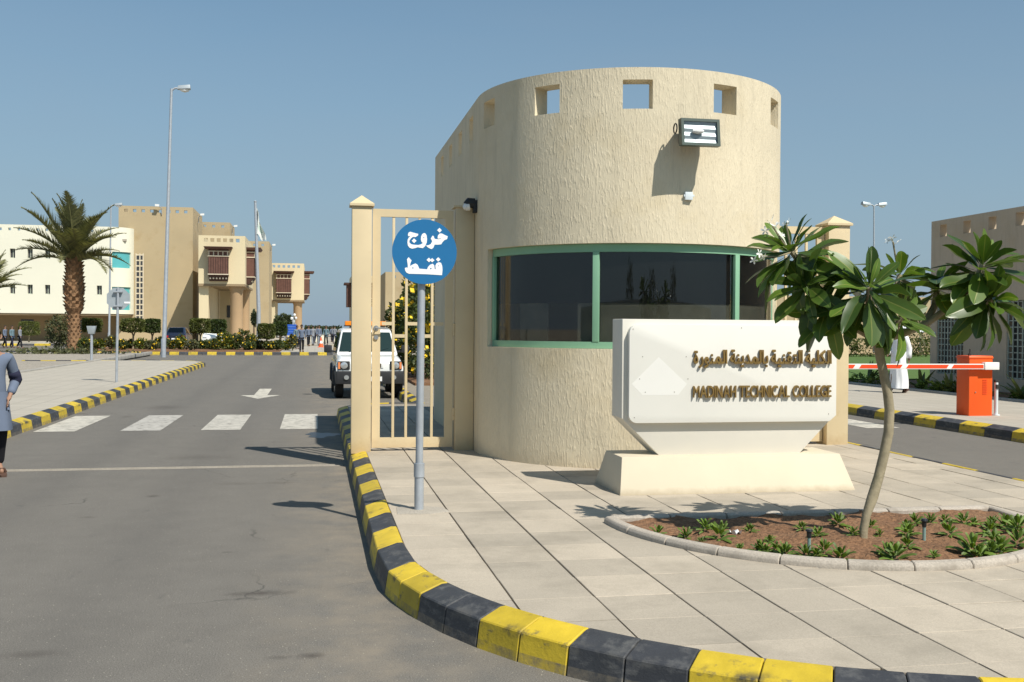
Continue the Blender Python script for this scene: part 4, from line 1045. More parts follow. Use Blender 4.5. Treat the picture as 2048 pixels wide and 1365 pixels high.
rb = thing('entry_guard_building', 'shaded beige building with square parapet holes and lattice windows on the right', 'building', (22, 20, 0))
RX, RE = 17.7, 27.95
rp = [(RX, RE), (RX, 6), (32, 6), (32, RE)]
ro = []
for yy in (27.36, 26.25, 25.14, 24.03, 22.92, 21.8, 20.7): ro.append((RE - yy - .165, RE - yy + .165, 4.47, 4.81))
WINS = [(26.35, 27.62), (22.95, 24.5), (19.9, 21.4)]
for a, c in WINS: ro.append((RE - c, RE - a, .53, 2.56))
MB().shell(rp, .3, 0, 4.95, ro, closed=True).build('wall', 'render_beige', rb)
MB().box(RX + .3, 31.7, 6.3, RE - .3, 3.9, 4.0).build('roof', 'roofing', rb)
for a, c in WINS:
    g = MB().box(RX + .2, RX + .22, a + .002, c - .002, .532, 2.558).build('window_pane', 'window_dark', rb)
    n = 8; mb_v = MB().box(-.013, .013, -.013, .013, 0, 2.02).mesh('lattice_bar', 'lattice_grey'); mb_h = MB().box(-.013, .013, 0, c - a - .01, -.013, .013).mesh('lattice_bar', 'lattice_grey')
    for i in range(n + 1): inst('lattice_bar', mb_v, rb, (RX + .04 - 22, a + .02 + (c - a - .04) * i / n - 20, .535))
    for i in range(13): inst('lattice_bar', mb_h, rb, (RX + .068 - 22, a + .005 - 20, .55 + 1.98 * i / 12))
MB().box(RX - .025, RX, 27.68, 27.84, 1.62, 1.73).build('number_plate', 'plastic_white', rb)
# spiky plants along the flower strip
def aloe(k):
    r = random.Random(70 + k); b = MB(); b.tone = []
    for i in range(13):
        a = r.uniform(0, 6.28); e = R(r.uniform(25, 75)); L = r.uniform(.45, .8)
        d = Vector((math.cos(a) * math.cos(e), math.sin(a) * math.cos(e), math.sin(e))); w = Vector((-math.sin(a), math.cos(a), 0)); n0 = len(b.v)
        for s, wd in ((0, .05), (.3, .055), (.7, .035), (1, .003)):
            c = d * L * s + Vector((d.x, d.y, 0)) * .12 * s * s - Vector((0, 0, .1 * s * s))
            b.v += [tuple(c + w * wd), tuple(c - Vector((0, 0, .012))), tuple(c - w * wd)]
        b.tone += [r.uniform(.2, .9)] * 12
        for s in range(3): q = n0 + 3 * s; b.f += [(q, q + 1, q + 4, q + 3), (q + 1, q + 2, q + 5, q + 4)]
    return b.mesh('spiky_plant', 'aloe_leaf', angle=60)
AL = [aloe(k) for k in range(3)]
def ground_tuft(k, mname):
    r = random.Random(90 + k); b = MB(); leaf_cloud(b, 150, ball_sampler((0, 0, .1), (.32, .32, .16), r), .11, r); return b.mesh('low_plant', mname, angle=60)
GT = [ground_tuft(0, 'bed_leaf'), ground_tuft(1, 'shrub_bright')]
for i, (x, y, s) in enumerate([(1738, 762, 1.1), (1843, 778, 1.1), (1900, 785, 1.0), (1928, 785, 1.1), (2030, 800, 1.1), (2046, 806, 1), (1778, 765, .8)]):
    p = on_ground(x, y, .17); p.x = min(17.3, max(p.x, 16.2))
    o = inst('spiky_plant', AL[i % 3], None, p, (0, 0, i * 1.7), (s,) * 3)
    tag(o, 'spiky aloe, %s from the left in the strip below the beige building' % ordinals([1738, 1843, 1900, 1928, 2030, 2046, 1778])[i], 'plant', 'spiky plants by the wall')
for i, (x, y, s) in enumerate([(1710, 766, 1), (1735, 770, 1), (1822, 780, 1), (1872, 786, 1.1), (1885, 783, 1), (1925, 790, 1), (2010, 800, 1), (2028, 803, .9), (1850, 784, .8)]):
    p = on_ground(x, y, .17); p.x = min(17.2, max(p.x, 16.25))
    o = inst('low_plant', GT[i % 2], None, p, (0, 0, i * 1.1), (s, s * 1.0, s))
    tag(o, 'low leafy ground plant, %s from the left in the strip below the beige building' % ordinals([1710, 1735, 1822, 1872, 1885, 1925, 2010, 2028, 1850])[i], 'plant', 'low plants along the flower strip')

# ================================================================ VEHICLES
def loft(b, st):
    """st: list of (y, [(x, z) ... right half from bottom to top]); mirrored, lofted along y, end caps"""
    n0 = len(b.v); m = None
    for y, half in st:
        ringp = [(x, z) for x, z in half] + [(-x, z) for x, z in reversed(half)]; m = len(ringp)
        b.v += [(x, y, z) for x, z in ringp]
    for i in range(len(st) - 1):
        for k in range(m): a = n0 + i * m + k; c = n0 + i * m + (k + 1) % m; b.f.append((a, c, c + m, a + m))
    b.f.append(tuple(reversed(range(n0, n0 + m)))); e = n0 + (len(st) - 1) * m; b.f.append(tuple(range(e, e + m)))
    bm = bmesh.new(); me = bpy.data.meshes.new('t'); me.from_pydata(b.v, [], b.f); bm.from_mesh(me); bmesh.ops.recalc_face_normals(bm, faces=bm.faces); bm.to_mesh(me); bm.free()
    b.v = [tuple(v.co) for v in me.vertices]; b.f = [tuple(p.vertices) for p in me.polygons]; bpy.data.meshes.remove(me)
    return b
def wheel(parent, x, y, r, w):
    t = MB().tube([(x - w / 2, y, r), (x - w / 2 + .02, y, r), (x + w / 2 - .02, y, r), (x + w / 2, y, r)], [r - .03, r, r, r - .03], 24).build('wheel', 'tyre', parent, world=False)
    MB().tube([(x - w / 2 - .006, y, r), (x + w / 2 + .006, y, r)], r * .58, 16).build('rim', 'steel', t, world=False)
def car(name, label, loc, rz, paint, suv=False):
    c = thing(name, label, 'car', loc, rz); kw = dict(world=False)
    if suv:
        W = .74; body = [(-.02, .50, .86), (.10, .50, .95), (.5, .48, 1.02), (.95, .45, 1.06), (1.6, .45, 1.07), (3.3, .45, 1.06), (3.5, .5, 1.0)]
        cab = [(.95, 1.03, .70, .70, 1.06), (1.36, 1.03, .71, .58, 1.64), (1.6, 1.03, .71, .585, 1.69), (3.2, 1.03, .71, .585, 1.68), (3.45, 1.03, .70, .56, 1.55)]; L = 3.5; wy = (.52, 2.75); wr = .34
    else:
        W = .82; body = [(0, .4, .75), (.12, .32, .86), (.9, .3, .97), (1.5, .3, 1.0), (3.6, .3, 1.02), (4.25, .35, 1.0), (4.4, .45, .9)]
        cab = [(1.1, .95, .76, .72, .99), (1.75, .95, .77, .60, 1.48), (2.2, .95, .77, .60, 1.52), (3.4, .95, .77, .6, 1.49), (4.2, .95, .76, .66, 1.05)]; L = 4.4; wy = (.8, 3.5); wr = .31
    loft(MB(), [(y, [(W - .08, zb), (W, zb + .1), (W + .005, (zb + zt) / 2 + .05), (W - .03, zt - .06), (W - .10, zt)]) for y, zb, zt in body]).build('body', paint, c, bevel=.025, soft=True, **kw)
    cb = loft(MB(), [(y, [(w0, zb), (w0, zb + .04), (w1, zt - .03), (w1 - .06, zt)]) for y, zb, w0, w1, zt in cab]).build('cabin', paint, c, bevel=.02, soft=True, **kw)
    # glass a few millimetres proud of the pillars
    a, b_ = cab[0], cab[1]
    def slab(q, n): n = Vector(n).normalized() * .012; return MB().add([Vector(p) + n for p in q] + [Vector(p) - n for p in q], [(0, 1, 2, 3), (7, 6, 5, 4), (0, 4, 5, 1), (1, 5, 6, 2), (2, 6, 7, 3), (3, 7, 4, 0)])
    dy, dz = b_[0] - a[0], b_[4] - a[4]
    k0, k1 = .08, .90
    q = [(-(a[2] - .06), a[0] + dy * k0, a[4] + dz * k0), (a[2] - .06, a[0] + dy * k0, a[4] + dz * k0), (b_[3] - .035, a[0] + dy * k1, a[4] + dz * k1), (-(b_[3] - .035), a[0] + dy * k1, a[4] + dz * k1)]
    slab(q, (0, -dz, dy)).build('windshield', 'car_glass', c, **kw)
    e, f = cab[-2], cab[-1]; dy2, dz2 = f[0] - e[0], f[4] - e[4]
    if suv: q = [(.5, f[0] + .01, 1.12), (-.5, f[0] + .01, 1.12), (-.47, f[0] - .03, 1.48), (.47, f[0] - .03, 1.48)]; nn = (0, 1, .15)
    else: q = [(.58, e[0] + dy2 * .9, e[4] + dz2 * .9), (-.58, e[0] + dy2 * .9, e[4] + dz2 * .9), (-.52, e[0] + dy2 * .1, e[4] + dz2 * .1), (.52, e[0] + dy2 * .1, e[4] + dz2 * .1)]; nn = (0, .5, .9)
    slab(q, nn).build('rear_window', 'car_glass', c, **kw)
    for s in (-1, 1):
        x0, x1 = cab[1][2] + .003, cab[1][3] + .01; zb, zt = (1.10, 1.58) if suv else (1.02, 1.42)
        def xx(z): t = (z - cab[1][1]) / (cab[1][4] - cab[1][1]); return s * (x0 + (x1 - x0) * t)
        y0, y1, y2 = (1.12, 1.44, 2.2) if suv else (1.35, 1.85, 2.55)
        slab([(xx(zb), y0, zb), (xx(zb), y2, zb), (xx(zt), y2, zt), (xx(zt), y1, zt)], (s, 0, .2)).build('side_window', 'car_glass', c, **kw)
        y3 = L - .25 if suv else L - .8
        slab([(xx(zb), y2 + .09, zb), (xx(zb), y3, zb), (xx(zt), y3 - (.05 if suv else .35), zt), (xx(zt), y2 + .09, zt)], (s, 0, .2)).build('side_window', 'car_glass', c, **kw)
        for y in wy: wheel(c, s * (W - .08), y, wr, .19)
        if suv:
            hl = MB().box(min(s * .44, s * .71), max(s * .44, s * .71), -.045, .06, .70, .90).build('headlight', 'black_plastic', c, bevel=.02, **kw)
            MB().tube([(s * .57, -.03, .80), (s * .57, -.055, .80), (s * .57, -.07, .80)], [.085, .08, .04], 16).build('reflector', 'headlamp', hl, **kw)
            MB().box(min(s * .655, s * .70), max(s * .655, s * .70), -.055, -.03, .72, .88).build('indicator', 'indicator', hl, **kw)
            for y in wy:
                MB().ring((s * (W + .0), y, .34), .40, .05, 'x', 12, 6, R(-5), R(185)).build('wheel_arch', 'black_plastic', c, **kw)
            m_ = MB().box(min(s * .80, s * .98), max(s * .80, s * .98), 1.02, 1.14, 1.08, 1.27).build('mirror', 'black_plastic', c, bevel=.03, **kw)
            MB().tube([(s * .70, 1.12, 1.10), (s * .84, 1.09, 1.13)], .025, 6).build('mirror_arm', 'black_plastic', m_, **kw)
            MB().tube([(s * .52, -.14, .52), (s * .52, -.17, .52)], .055, 12).build('fog_lamp', 'headlamp', c, **kw)
        else:
            MB().box(min(s * .45, s * .76), max(s * .45, s * .76), -.01, .1, .62, .76).build('headlight', 'headlamp', c, bevel=.02, **kw)
            MB().box(min(s * .5, s * .78), max(s * .5, s * .78), L - .08, L + .012, .70, .86).build('tail_light', 'tail_red', c, bevel=.02, **kw)
            MB().box(min(s * .82, s * .97), max(s * .82, s * .97), 1.45, 1.55, .98, 1.10).build('mirror', paint, c, bevel=.03, **kw)
    if suv:
        MB().hexa([(-.74, -.14, .36), (.74, -.14, .36), (.78, .25, .36), (-.78, .25, .36)], [(-.74, -.14, .66), (.74, -.14, .66), (.78, .2, .68), (-.78, .2, .68)]).build('front_bumper', 'black_plastic', c, bevel=.03, **kw)
        MB().box(-.76, .76, 3.4, 3.62, .4, .66).build('rear_bumper', 'black_plastic', c, bevel=.03, **kw)
        MB().box(-.30, .30, -.035, 0, .735, .86).build('grille', 'car_white', c, bevel=.01, **kw)
        for i in range(5): MB().box(-.26 + i * .11, -.19 + i * .11, -.04, -.02, .75, .845).build('grille_slot', 'black_plastic', c, **kw)
        MB().box(-.26, .26, -.158, -.145, .43, .54).build('number_plate', 'plate_white', c, **kw)
        lb = MB().box(-.48, .48, 1.62, 1.86, 1.76, 1.87).build('light_bar', 'amber', c, bevel=.02, **kw)
        MB().box(-.36, -.30, 1.66, 1.8, 1.68, 1.765).box(.30, .36, 1.66, 1.8, 1.68, 1.765).box(-.5, .5, 1.66, 1.8, 1.735, 1.76).build('light_bar_mount', 'dark_metal', lb, **kw)
        for s in (-1, 1):
            MB().tube([(s * .30 - .12, 1.3 - .33, 1.095), (s * .30 + .25, 1.2 - .14, 1.2)], .008, 5).build('wiper', 'black_plastic', c, **kw)
    else:
        MB().box(-.26, .26, L + .0, L + .012, .55, .66).build('number_plate', 'plate_white', c, **kw)
    return c
car('security_car', 'small white off-road car with orange light bar parked behind the gate', (1.36, 26.6, RZ), R(1), 'car_white', suv=True).scale = (1.13, 1.08, 1.05)
pcar = on_ground(353, 683, .14); p_ = on_y(353, 665, 86)
car('parked_car', 'dark blue parked car seen from behind beyond the flowering shrubs', (p_.x, 89.5, .14), math.pi, 'car_navy')
p_ = on_y(421, 675, 88)
car('parked_car', 'white parked car half hidden by flowering shrubs', (p_.x + .15, 88, .14), R(4), 'car_white')

# ================================================================ COLLEGE BUILDINGS
def slot_row(s0, s1, n, z0, z1, w): return [(s0 + (s1 - s0) * (i + .5) / n - w / 2, s0 + (s1 - s0) * (i + .5) / n + w / 2, z0, z1) for i in range(n)]
def bay_window(parent, x0, x1, y, z0, z1, face='front', d=.75):
    """projecting wooden lattice bay; face 'front' looks to -y, 'side' looks to +x (then x is the wall, y0..y1 along it)"""
    def T(b):
        if face == 'side': b.v = [(y - (py - y), x0 + (px - x0), pz) for px, py, pz in b.v]; b.f = [tuple(reversed(f)) for f in b.f]
        return b
    h = z1 - z0; w = x1 - x0
    bw = T(MB().box(x0, x1, y - d, y, z0 + .18 * h, z1 - .06 * h)).build('bay_window', 'wood_brown', parent)
    T(MB().hexa([(x0 - .3, y - d - .5, z1 - .06 * h), (x1 + .3, y - d - .5, z1 - .06 * h), (x1 + .3, y, z1 - .06 * h), (x0 - .3, y, z1 - .06 * h)], [(x0 - .4, y - d - .65, z1), (x1 + .4, y - d - .65, z1), (x1 + .4, y, z1), (x0 - .4, y, z1)])).build('hood', 'wood_brown', bw)
    T(MB().hexa([(x0 + .05, y - .3, z0), (x1 - .05, y - .3, z0), (x1 - .05, y, z0), (x0 + .05, y, z0)], [(x0, y - d, z0 + .18 * h), (x1, y - d, z0 + .18 * h), (x1, y, z0 + .18 * h), (x0, y, z0 + .18 * h)])).build('corbel', 'wood_dark', bw)
    for zz in (z0 + .18 * h, z1 - .28 * h, z1 - .14 * h): T(MB().box(x0 - .06, x1 + .06, y - d - .06, y - .002, zz, zz + .09)).build('trim', 'trim_cream', bw)
    for i in range(5): q = x0 + (w - .1) * i / 4; T(MB().box(q, q + .1, y - d - .04, y - d + .02, z1 - .28 * h + .09, z1 - .14 * h)).build('trim', 'trim_cream', bw)
    for i in range(9): q = x0 + (w - .05) * i / 8; T(MB().box(q, q + .05, y - d - .03, y - d + .02, z0 + .18 * h + .09, z1 - .28 * h)).build('lattice_bar', 'wood_dark', bw)
    for i in range(6): q = x0 + .1 + (w - .35) * i / 5; T(MB().box(q, q + .14, y - d * .75, y - .28, z0 + .06 * h, z0 + .125 * h)).build('corbel_block', 'trim_cream', bw)
def college_block(label, x0, x1, y0, y1, z0, z1, col_x, sgn=1, leg=.9, side_bay=True):
    c = thing('college_block', label, 'building', ((x0 + x1) / 2, (y0 + y1) / 2, .14), group='cream blocks on columns')
    W, D = x1 - x0, y1 - y0
    op = slot_row(.4, W - .4, 6, z1 - .62, z1 - .27, .36) + slot_row(W + .8, W + D - .8, 6, z1 - .62, z1 - .27, .36)
    MB().shell([(x0, y0), (x1, y0), (x1, y1), (x0, y1)], .3, z0, z1, op, closed=True).build('wall', 'building_cream', c)
    MB().box(x0 + .28, x1 - .28, y0 + .28, y1 - .28, z1 - 1.0, z1 - .75).build('roof', 'roofing', c)
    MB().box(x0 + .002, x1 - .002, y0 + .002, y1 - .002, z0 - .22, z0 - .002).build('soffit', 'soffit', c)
    xm = (x0 + x1) / 2; w = (x1 - x0) * .21
    bay_window(c, xm - w * 1.3, xm + w * .7, y0, z0 + .25, z1 - 1.15)
    if side_bay: bay_window(c, y0 + 2.0, y0 + 5.2, x1, z0 + .1, z1 - .95, 'side') if sgn > 0 else None
    for cx, cy in col_x: MB().lathe([(.60, .1), (.60, z0 - .7), (.72, z0 - .4), (.72, z0 - .2)], 20, (cx, cy)).build('column', 'column_tan', c)
    MB().box(x0, x0 + leg, y0 + .5, y1 - .5, .1, z0 - .21).build('pier', 'building_cream', c)
    return c
c1 = college_block('cream block on a round column with brown bay windows nearest the flagpole', -11.06, -6.7, 105, 118, 5.85, 10.5, [(-7.55, 106), (-7.55, 116.5)])
MB().box(-10.1, -7.9, 117.0, 117.4, .1, 5.6).build('rear_wall', 'building_cream', c1)
MB().box(-9.35, -8.75, 116.93, 117.0, 2.7, 4.0).build('window', 'window_dark', c1)
ls = MB()
for i in range(12): MB().box(-8.0, -7.2, 116.92, 117.0, .9 + i * .4, 1.0 + i * .4).build('screen_bar', 'trim_cream', c1)
c2 = college_block('smaller cream block on a column standing open to the sky, farther down the street', -6.4, -1.55, 150, 162, 5.5, 10.6, [(-2.4, 151)])
c3 = college_block('cream block with brown bay window just left of the tall gate post', 5.75, 11.0, 170, 182, 5.5, 10.0, [(6.7, 171)], sgn=-1)
sb_ = MB().box(5.0, 5.748, 171, 175, 5.0, 8.6).build('bay_window', 'wood_brown', c3)
MB().box(4.6, 5.748, 170.6, 175.4, 8.6, 8.9).build('hood', 'wood_dark', sb_)
def tower(label, x0, x1, y0, y1, z1, slots, group='tan stair towers'):
    t = thing('stair_tower', label, 'building', ((x0 + x1) / 2, (y0 + y1) / 2, .14), group=group); W, D = x1 - x0, y1 - y0
    op = slot_row(.3, W - .3, slots, z1 - .62, z1 - .32, .34) + slot_row(W + .3, W + D - .3, 3, z1 - .62, z1 - .32, .34)
    MB().shell([(x0, y0), (x1, y0), (x1, y1), (x0, y1)], .3, 0, z1, op, closed=True).build('wall', 'building_tan', t)
    MB().box(x0 + .28, x1 - .28, y0 + .28, y1 - .28, z1 - 1.0, z1 - .8).build('roof', 'roofing', t)
    return t
def roof_lamp(parent, x, y, z, s):
    l = MB().tube([(x, y, z - .5), (x, y - .1, z + .1), (x + s * .3, y - .3, z + .35)], .05, 6).build('lamp_arm', 'galvanised', parent)
    MB().hexa([(x + s * .2, y - .5, z + .25), (x + s * .6, y - .5, z + .28), (x + s * .6, y - .25, z + .34), (x + s * .2, y - .25, z + .31)], [(x + s * .2, y - .5, z + .42), (x + s * .6, y - .5, z + .48), (x + s * .6, y - .25, z + .52), (x + s * .2, y - .25, z + .48)]).build('floodlight', 'lamp_glass_white', l)
t1 = tower('tall plain tan tower with a white lattice strip beside the white building', -19.6, -12.35, 112, 121, 13.9, 8)
roof_lamp(t1, -15.4, 111.9, 13.6, -1); roof_lamp(t1, -12.2, 116, 13.2, 1)
for i in range(14): MB().box(-17.95, -17.15, 111.94, 112.0, 1.6 + i * .56, 1.72 + i * .56).build('screen_bar', 'trim_cream', t1)
for x in (-17.95, -17.57, -17.25): MB().box(x, x + .1, 111.92, 111.94, 1.6, 9.1).build('screen_bar', 'trim_cream', t1)
for i in range(13): MB().box(-17.85, -17.25, 111.96, 112.02, 1.74 + i * .56, 2.14 + i * .56).build('screen_opening', 'window_dark', t1)
t2 = tower('stepped tan tower rising behind the tall plain tan tower', -13.2, -9.6, 124, 131, 13.6, 3)
roof_lamp(t2, -9.5, 126, 13.0, 1)
t3 = tower('tan tower behind the flagpole between the two cream blocks', -9.6, -5.9, 140, 149, 12.8, 3)
roof_lamp(t3, -5.8, 143, 12.2, 1)
t4 = tower('low tan tower seen through the bars of the exit gate', 6.4, 16, 98, 110, 6.9, 9)
# white building on the left with a rounded corner
wb = thing('white_building', 'long white two-storey building raised over a shaded ground floor on the left', 'building', (-32, 116, .14))
WY = 110.0
corner = [(-20.2 + 2.1 * math.sin(R(9 * i)), WY + 2.1 - 2.1 * math.cos(R(9 * i))) for i in range(1, 11)]
wpath = [(-70, WY), (-20.2, WY)] + corner + [(-18.1, 128), (-70, 128)]
wop = slot_row(.5, 49.5, 58, 10.98, 11.24, .26)
wcols = [-29.1 - 3.05 * k for k in range(8)] + [-29.1 + 3.05, -29.1 + 6.1, -29.1 + 2 * 3.05 + 3.0]
wx = [-29.1 + 1.61 * k for k in range(-12, 6)]
for x in wx:
    for z0, z1 in ((7.55, 9.15), (4.55, 6.15)): pass
rows = ((8.30, 9.20), (4.80, 5.70)) 
for x in wx:
    for z0, z1 in ((8.28, 9.2), (4.78, 5.7)):
        if x < -20.6: wop.append((x - .24 + 70, x + .24 + 70, z0, z1))
s0 = 49.8 + .35
for za, zb in ((7.5, 9.1), (3.3, 5.6)): wop.append((s0, s0 + 2.1, za, zb))
MB().shell(wpath, .45, 2.9, 11.55, wop, closed=True).build('upper_wall', 'building_white', wb)
MB().box(-69.6, -18.6, WY + .4, 127.6, 10.2, 10.4).build('roof', 'roofing', wb)
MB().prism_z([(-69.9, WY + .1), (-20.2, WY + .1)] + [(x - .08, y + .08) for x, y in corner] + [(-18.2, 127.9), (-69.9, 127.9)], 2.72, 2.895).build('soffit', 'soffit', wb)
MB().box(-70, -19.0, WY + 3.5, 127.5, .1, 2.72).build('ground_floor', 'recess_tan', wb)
wm = MB().box(-.238, .238, 0, .06, .002, .918).mesh('window', 'window_dark')
fm = MB().box(-.236, .236, -.05, -.002, .004, .06).box(-.03, .03, -.05, -.002, .06, .91).mesh('window_frame', 'lattice_grey')
for x in wx:
    for z0 in (8.28, 4.78):
        if x < -20.6:
            w_ = inst('window', wm, wb, (x + 32, WY + .3 - 116, z0 - .14)); inst('window_frame', fm, w_)
for za, zb in ((7.5, 9.1), (3.3, 5.6)):
    a0, a1 = .35 / 2.1, 2.45 / 2.1
    MB().shell([(-20.2 + 1.95 * math.sin(a0 + (a1 - a0) * i / 8), WY + 2.1 - 1.95 * math.cos(a0 + (a1 - a0) * i / 8)) for i in range(9)], .03, za, zb, []).build('corner_window', 'window_teal', wb)
for k in range(9): MB().lathe([(.45, .1), (.45, 2.72)], 14, (-24.5 - 5.2 * k, WY + 1.0)).build('column', 'column_tan', wb) if k > 1 else None
for x in (-28.6, -24.0, -34.0):
    g_ = MB().box(x - .6, x + .6, WY + 3.44, WY + 3.5, .9, 2.3).build('louvre', 'window_dark', wb)
    for i in range(6): MB().box(x - .6, x + .6, WY + 3.38, WY + 3.44, .95 + i * .22, 1.03 + i * .22).build('louvre_slat', 'lattice_grey', g_)

# ================================================================ POLES, SIGNS AND FLAG
def street_lamp(px, py_base, Y, top_px, label, arm=1, double=False, r0=.13, z0=.14, k=1.0):
    b0 = on_y(px, py_base, Y); b0.z = z0; t = on_y(top_px[0], top_px[1], Y); H_ = t.z
    L = thing('street_lamp', label, 'street lamp', b0, group='street lamps')
    dx = t.x - b0.x
    MB().tube([(b0.x, Y, z0 - .02), (b0.x, Y, z0 + .9), (b0.x + dx * .1, Y, z0 + 1.0), (t.x, Y, H_)], [r0, r0, r0 * .85, r0 * .5], 12).build('pole', 'galvanised', L)
    for s in ((arm,) if not double else (-1, 1)):
        h = MB().tube([(t.x, Y, H_ - .1), (t.x + s * .15 * k, Y, H_ + .03), (t.x + s * .3 * k, Y, H_ + .05)], .05 * k, 8).build('arm', 'galvanised', L)
        hd = MB().hexa([(t.x + s * .28 * k, Y - .16 * k, H_ - .02), (t.x + s * .95 * k, Y - .2 * k, H_ + .02), (t.x + s * .95 * k, Y + .2 * k, H_ + .02), (t.x + s * .28 * k, Y + .16 * k, H_ - .02)],
                  [(t.x + s * .34 * k, Y - .1 * k, H_ + .17 * k), (t.x + s * .93 * k, Y - .14 * k, H_ + .24 * k), (t.x + s * .93 * k, Y + .14 * k, H_ + .24 * k), (t.x + s * .34 * k, Y + .1 * k, H_ + .17 * k)]).build('lamp_head', 'sign_back', L, bevel=.02)
        MB().lathe([(.02, H_ - .16 * k), (.16 * k, H_ - .10 * k), (.2 * k, H_ - .01)], 12, (t.x + s * .66 * k, Y), 1.3, .8).build('diffuser', 'lamp_glass_white', hd)
    return L
street_lamp(327, 714, 56.7, (343, 178), 'tall grey street lamp rising from the left pavement')
street_lamp(218, 690, 98, (222, 411), 'distant street lamp behind the palm crown', r0=.11)
street_lamp(1748, 690, 70, (1748, 411), 'twin-headed street lamp far behind the flowering tree', double=True, r0=.10, z0=.2)
so = thing('stop_sign', 'grey back of an octagonal road sign on the left pavement', 'sign', on_ground(233, 765))
P_ = on_ground(233, 765); q = on_y(236, 598, P_.y)
MB().tube([(P_.x, P_.y, .13), (q.x, P_.y, q.z + .32)], .035, 10).build('pole', 'galvanised', so)
MB().prism_y([(q.x + .335 * math.cos(R(22.5 + 45 * i)), q.z + .335 * math.sin(R(22.5 + 45 * i))) for i in range(8)], P_.y + .05, P_.y + .06).build('plate', 'sign_back', so)
for dz in (-.2, .2): MB().box(q.x - .12, q.x + .12, P_.y - .045, P_.y + .05, q.z + dz - .02, q.z + dz + .02).build('clamp', 'galvanised', so)
MB().box(q.x + .16, q.x + .32, P_.y + .04, P_.y + .0495, q.z - .13, q.z - .08).build('sticker', 'reflective_white', so)
mp_ = on_ground(183, 720); mt = thing('meter_post', 'grey post with a box head on the gravel beside the palm', 'post', mp_)
MB().tube([(mp_.x, mp_.y, .1), (mp_.x, mp_.y, 1.4)], .06, 10).build('stem', 'galvanised', mt)
MB().hexa([(mp_.x - .13, mp_.y - .1, 1.35), (mp_.x + .13, mp_.y - .1, 1.35), (mp_.x + .13, mp_.y + .1, 1.35), (mp_.x - .13, mp_.y + .1, 1.35)], [(mp_.x - .2, mp_.y - .14, 1.72), (mp_.x + .2, mp_.y - .14, 1.72), (mp_.x + .2, mp_.y + .14, 1.72), (mp_.x - .2, mp_.y + .14, 1.72)]).build('box_head', 'sign_back', mt, bevel=.01)
f0 = on_y(517, 690, 82); ft = on_y(510.5, 405, 82)
fg = thing('flagpole', 'tall grey flagpole with a limp white flag near the cream block', 'flagpole', (f0.x, 82, .2))
MB().tube([(f0.x, 82, .1), (f0.x, 82, 3), (ft.x, 82, ft.z)], [.17, .15, .09], 10).lathe([(.1, ft.z), (.12, ft.z + .06), (.03, ft.z + .14)], 10, (ft.x, 82)).build('pole', 'galvanised', fg)
fb = MB(); fb.mi = []
for i in range(13):
    for j in range(9):
        u, v = i / 12, j / 8; top = on_y(514, 415, 82).z
        wdt = .12 + .75 * v * (1 - .25 * v)
        x = ft.x + .1 + u * wdt + .1 * math.sin(6 * v + 3 * u) * u; y = 82 + .16 * math.sin(8 * u + 4 * v); fb.v.append((x, y, top - v * 2.1 - .55 * u + .15 * math.sin(9 * u) * v))
for i in range(12):
    for j in range(8): a = i * 9 + j; fb.f.append((a, a + 1, a + 10, a + 9)); fb.mi.append(1 if (j in (4, 5) and 2 < i < 9) else 0)
fb.build('flag', ('flag_white', 'flag_green'), fg, angle=180)
bb0 = on_y(580, 690, 84); bq = on_y(580, 660, 84); bd = thing('direction_board', 'blue direction board with white lines on posts among the shrubs', 'sign', (bq.x, 84, .14))
MB().box(bq.x - .5, bq.x + .5, 84, 84.06, bq.z - .42, bq.z + .42).build('board', 'board_blue', bd)
mat('board_text', (.16, .28, .55), .5)
for i in range(3): MB().box(bq.x - .15, bq.x + .42, 83.985, 84, bq.z + .22 - i * .2, bq.z + .25 - i * .2).build('text_line', 'board_text', bd)
for s in (-.4, .4): MB().tube([(bq.x + s, 84.1, .1), (bq.x + s, 84.1, bq.z + .5)], .05, 8).build('post', 'galvanised', bd)
for px, Y, lab in ((586, 92, 'white globe lamp on a pole left of the walking men'), (589, 97, 'second white globe lamp just right of the taller one')):
    g0 = on_y(px, 690, Y); g1 = on_y(px, 634 if px == 586 else 640, Y); gl = thing('globe_lamp', lab, 'street lamp', (g0.x, Y, .14), group='globe lamps')
    MB().tube([(g0.x, Y, .1), (g0.x, Y, g1.z)], .06, 8).build('pole', 'galvanised', gl)
    for s in (-.3, .3): MB().lathe([(.02, g1.z - .13 + s * .5), (.10, g1.z - .07 + s * .5), (.12, g1.z + .03 + s * .5), (.07, g1.z + .11 + s * .5), (.01, g1.z + .14 + s * .5)], 12, (g0.x + s * .4, Y)).build('globe', 'lamp_glass_white', gl)
cn = on_ground(642, 695, .14); co = thing('traffic_cone', 'orange traffic cone standing on the far pavement', 'cone', cn)
MB().box(cn.x - .25, cn.x + .25, cn.y - .25, cn.y + .25, .14, .19).build('base', 'cone_orange', co, bevel=.01)
MB().lathe([(.19, .19), (.13, .45)], 14, (cn.x, cn.y)).build('cone_body', 'cone_orange', co)
MB().lathe([(.09, .65), (.04, .95)], 14, (cn.x, cn.y)).build('cone_tip', 'cone_orange', co)
MB().lathe([(.13, .45), (.09, .65)], 14, (cn.x, cn.y)).build('band', 'reflective_white', co)

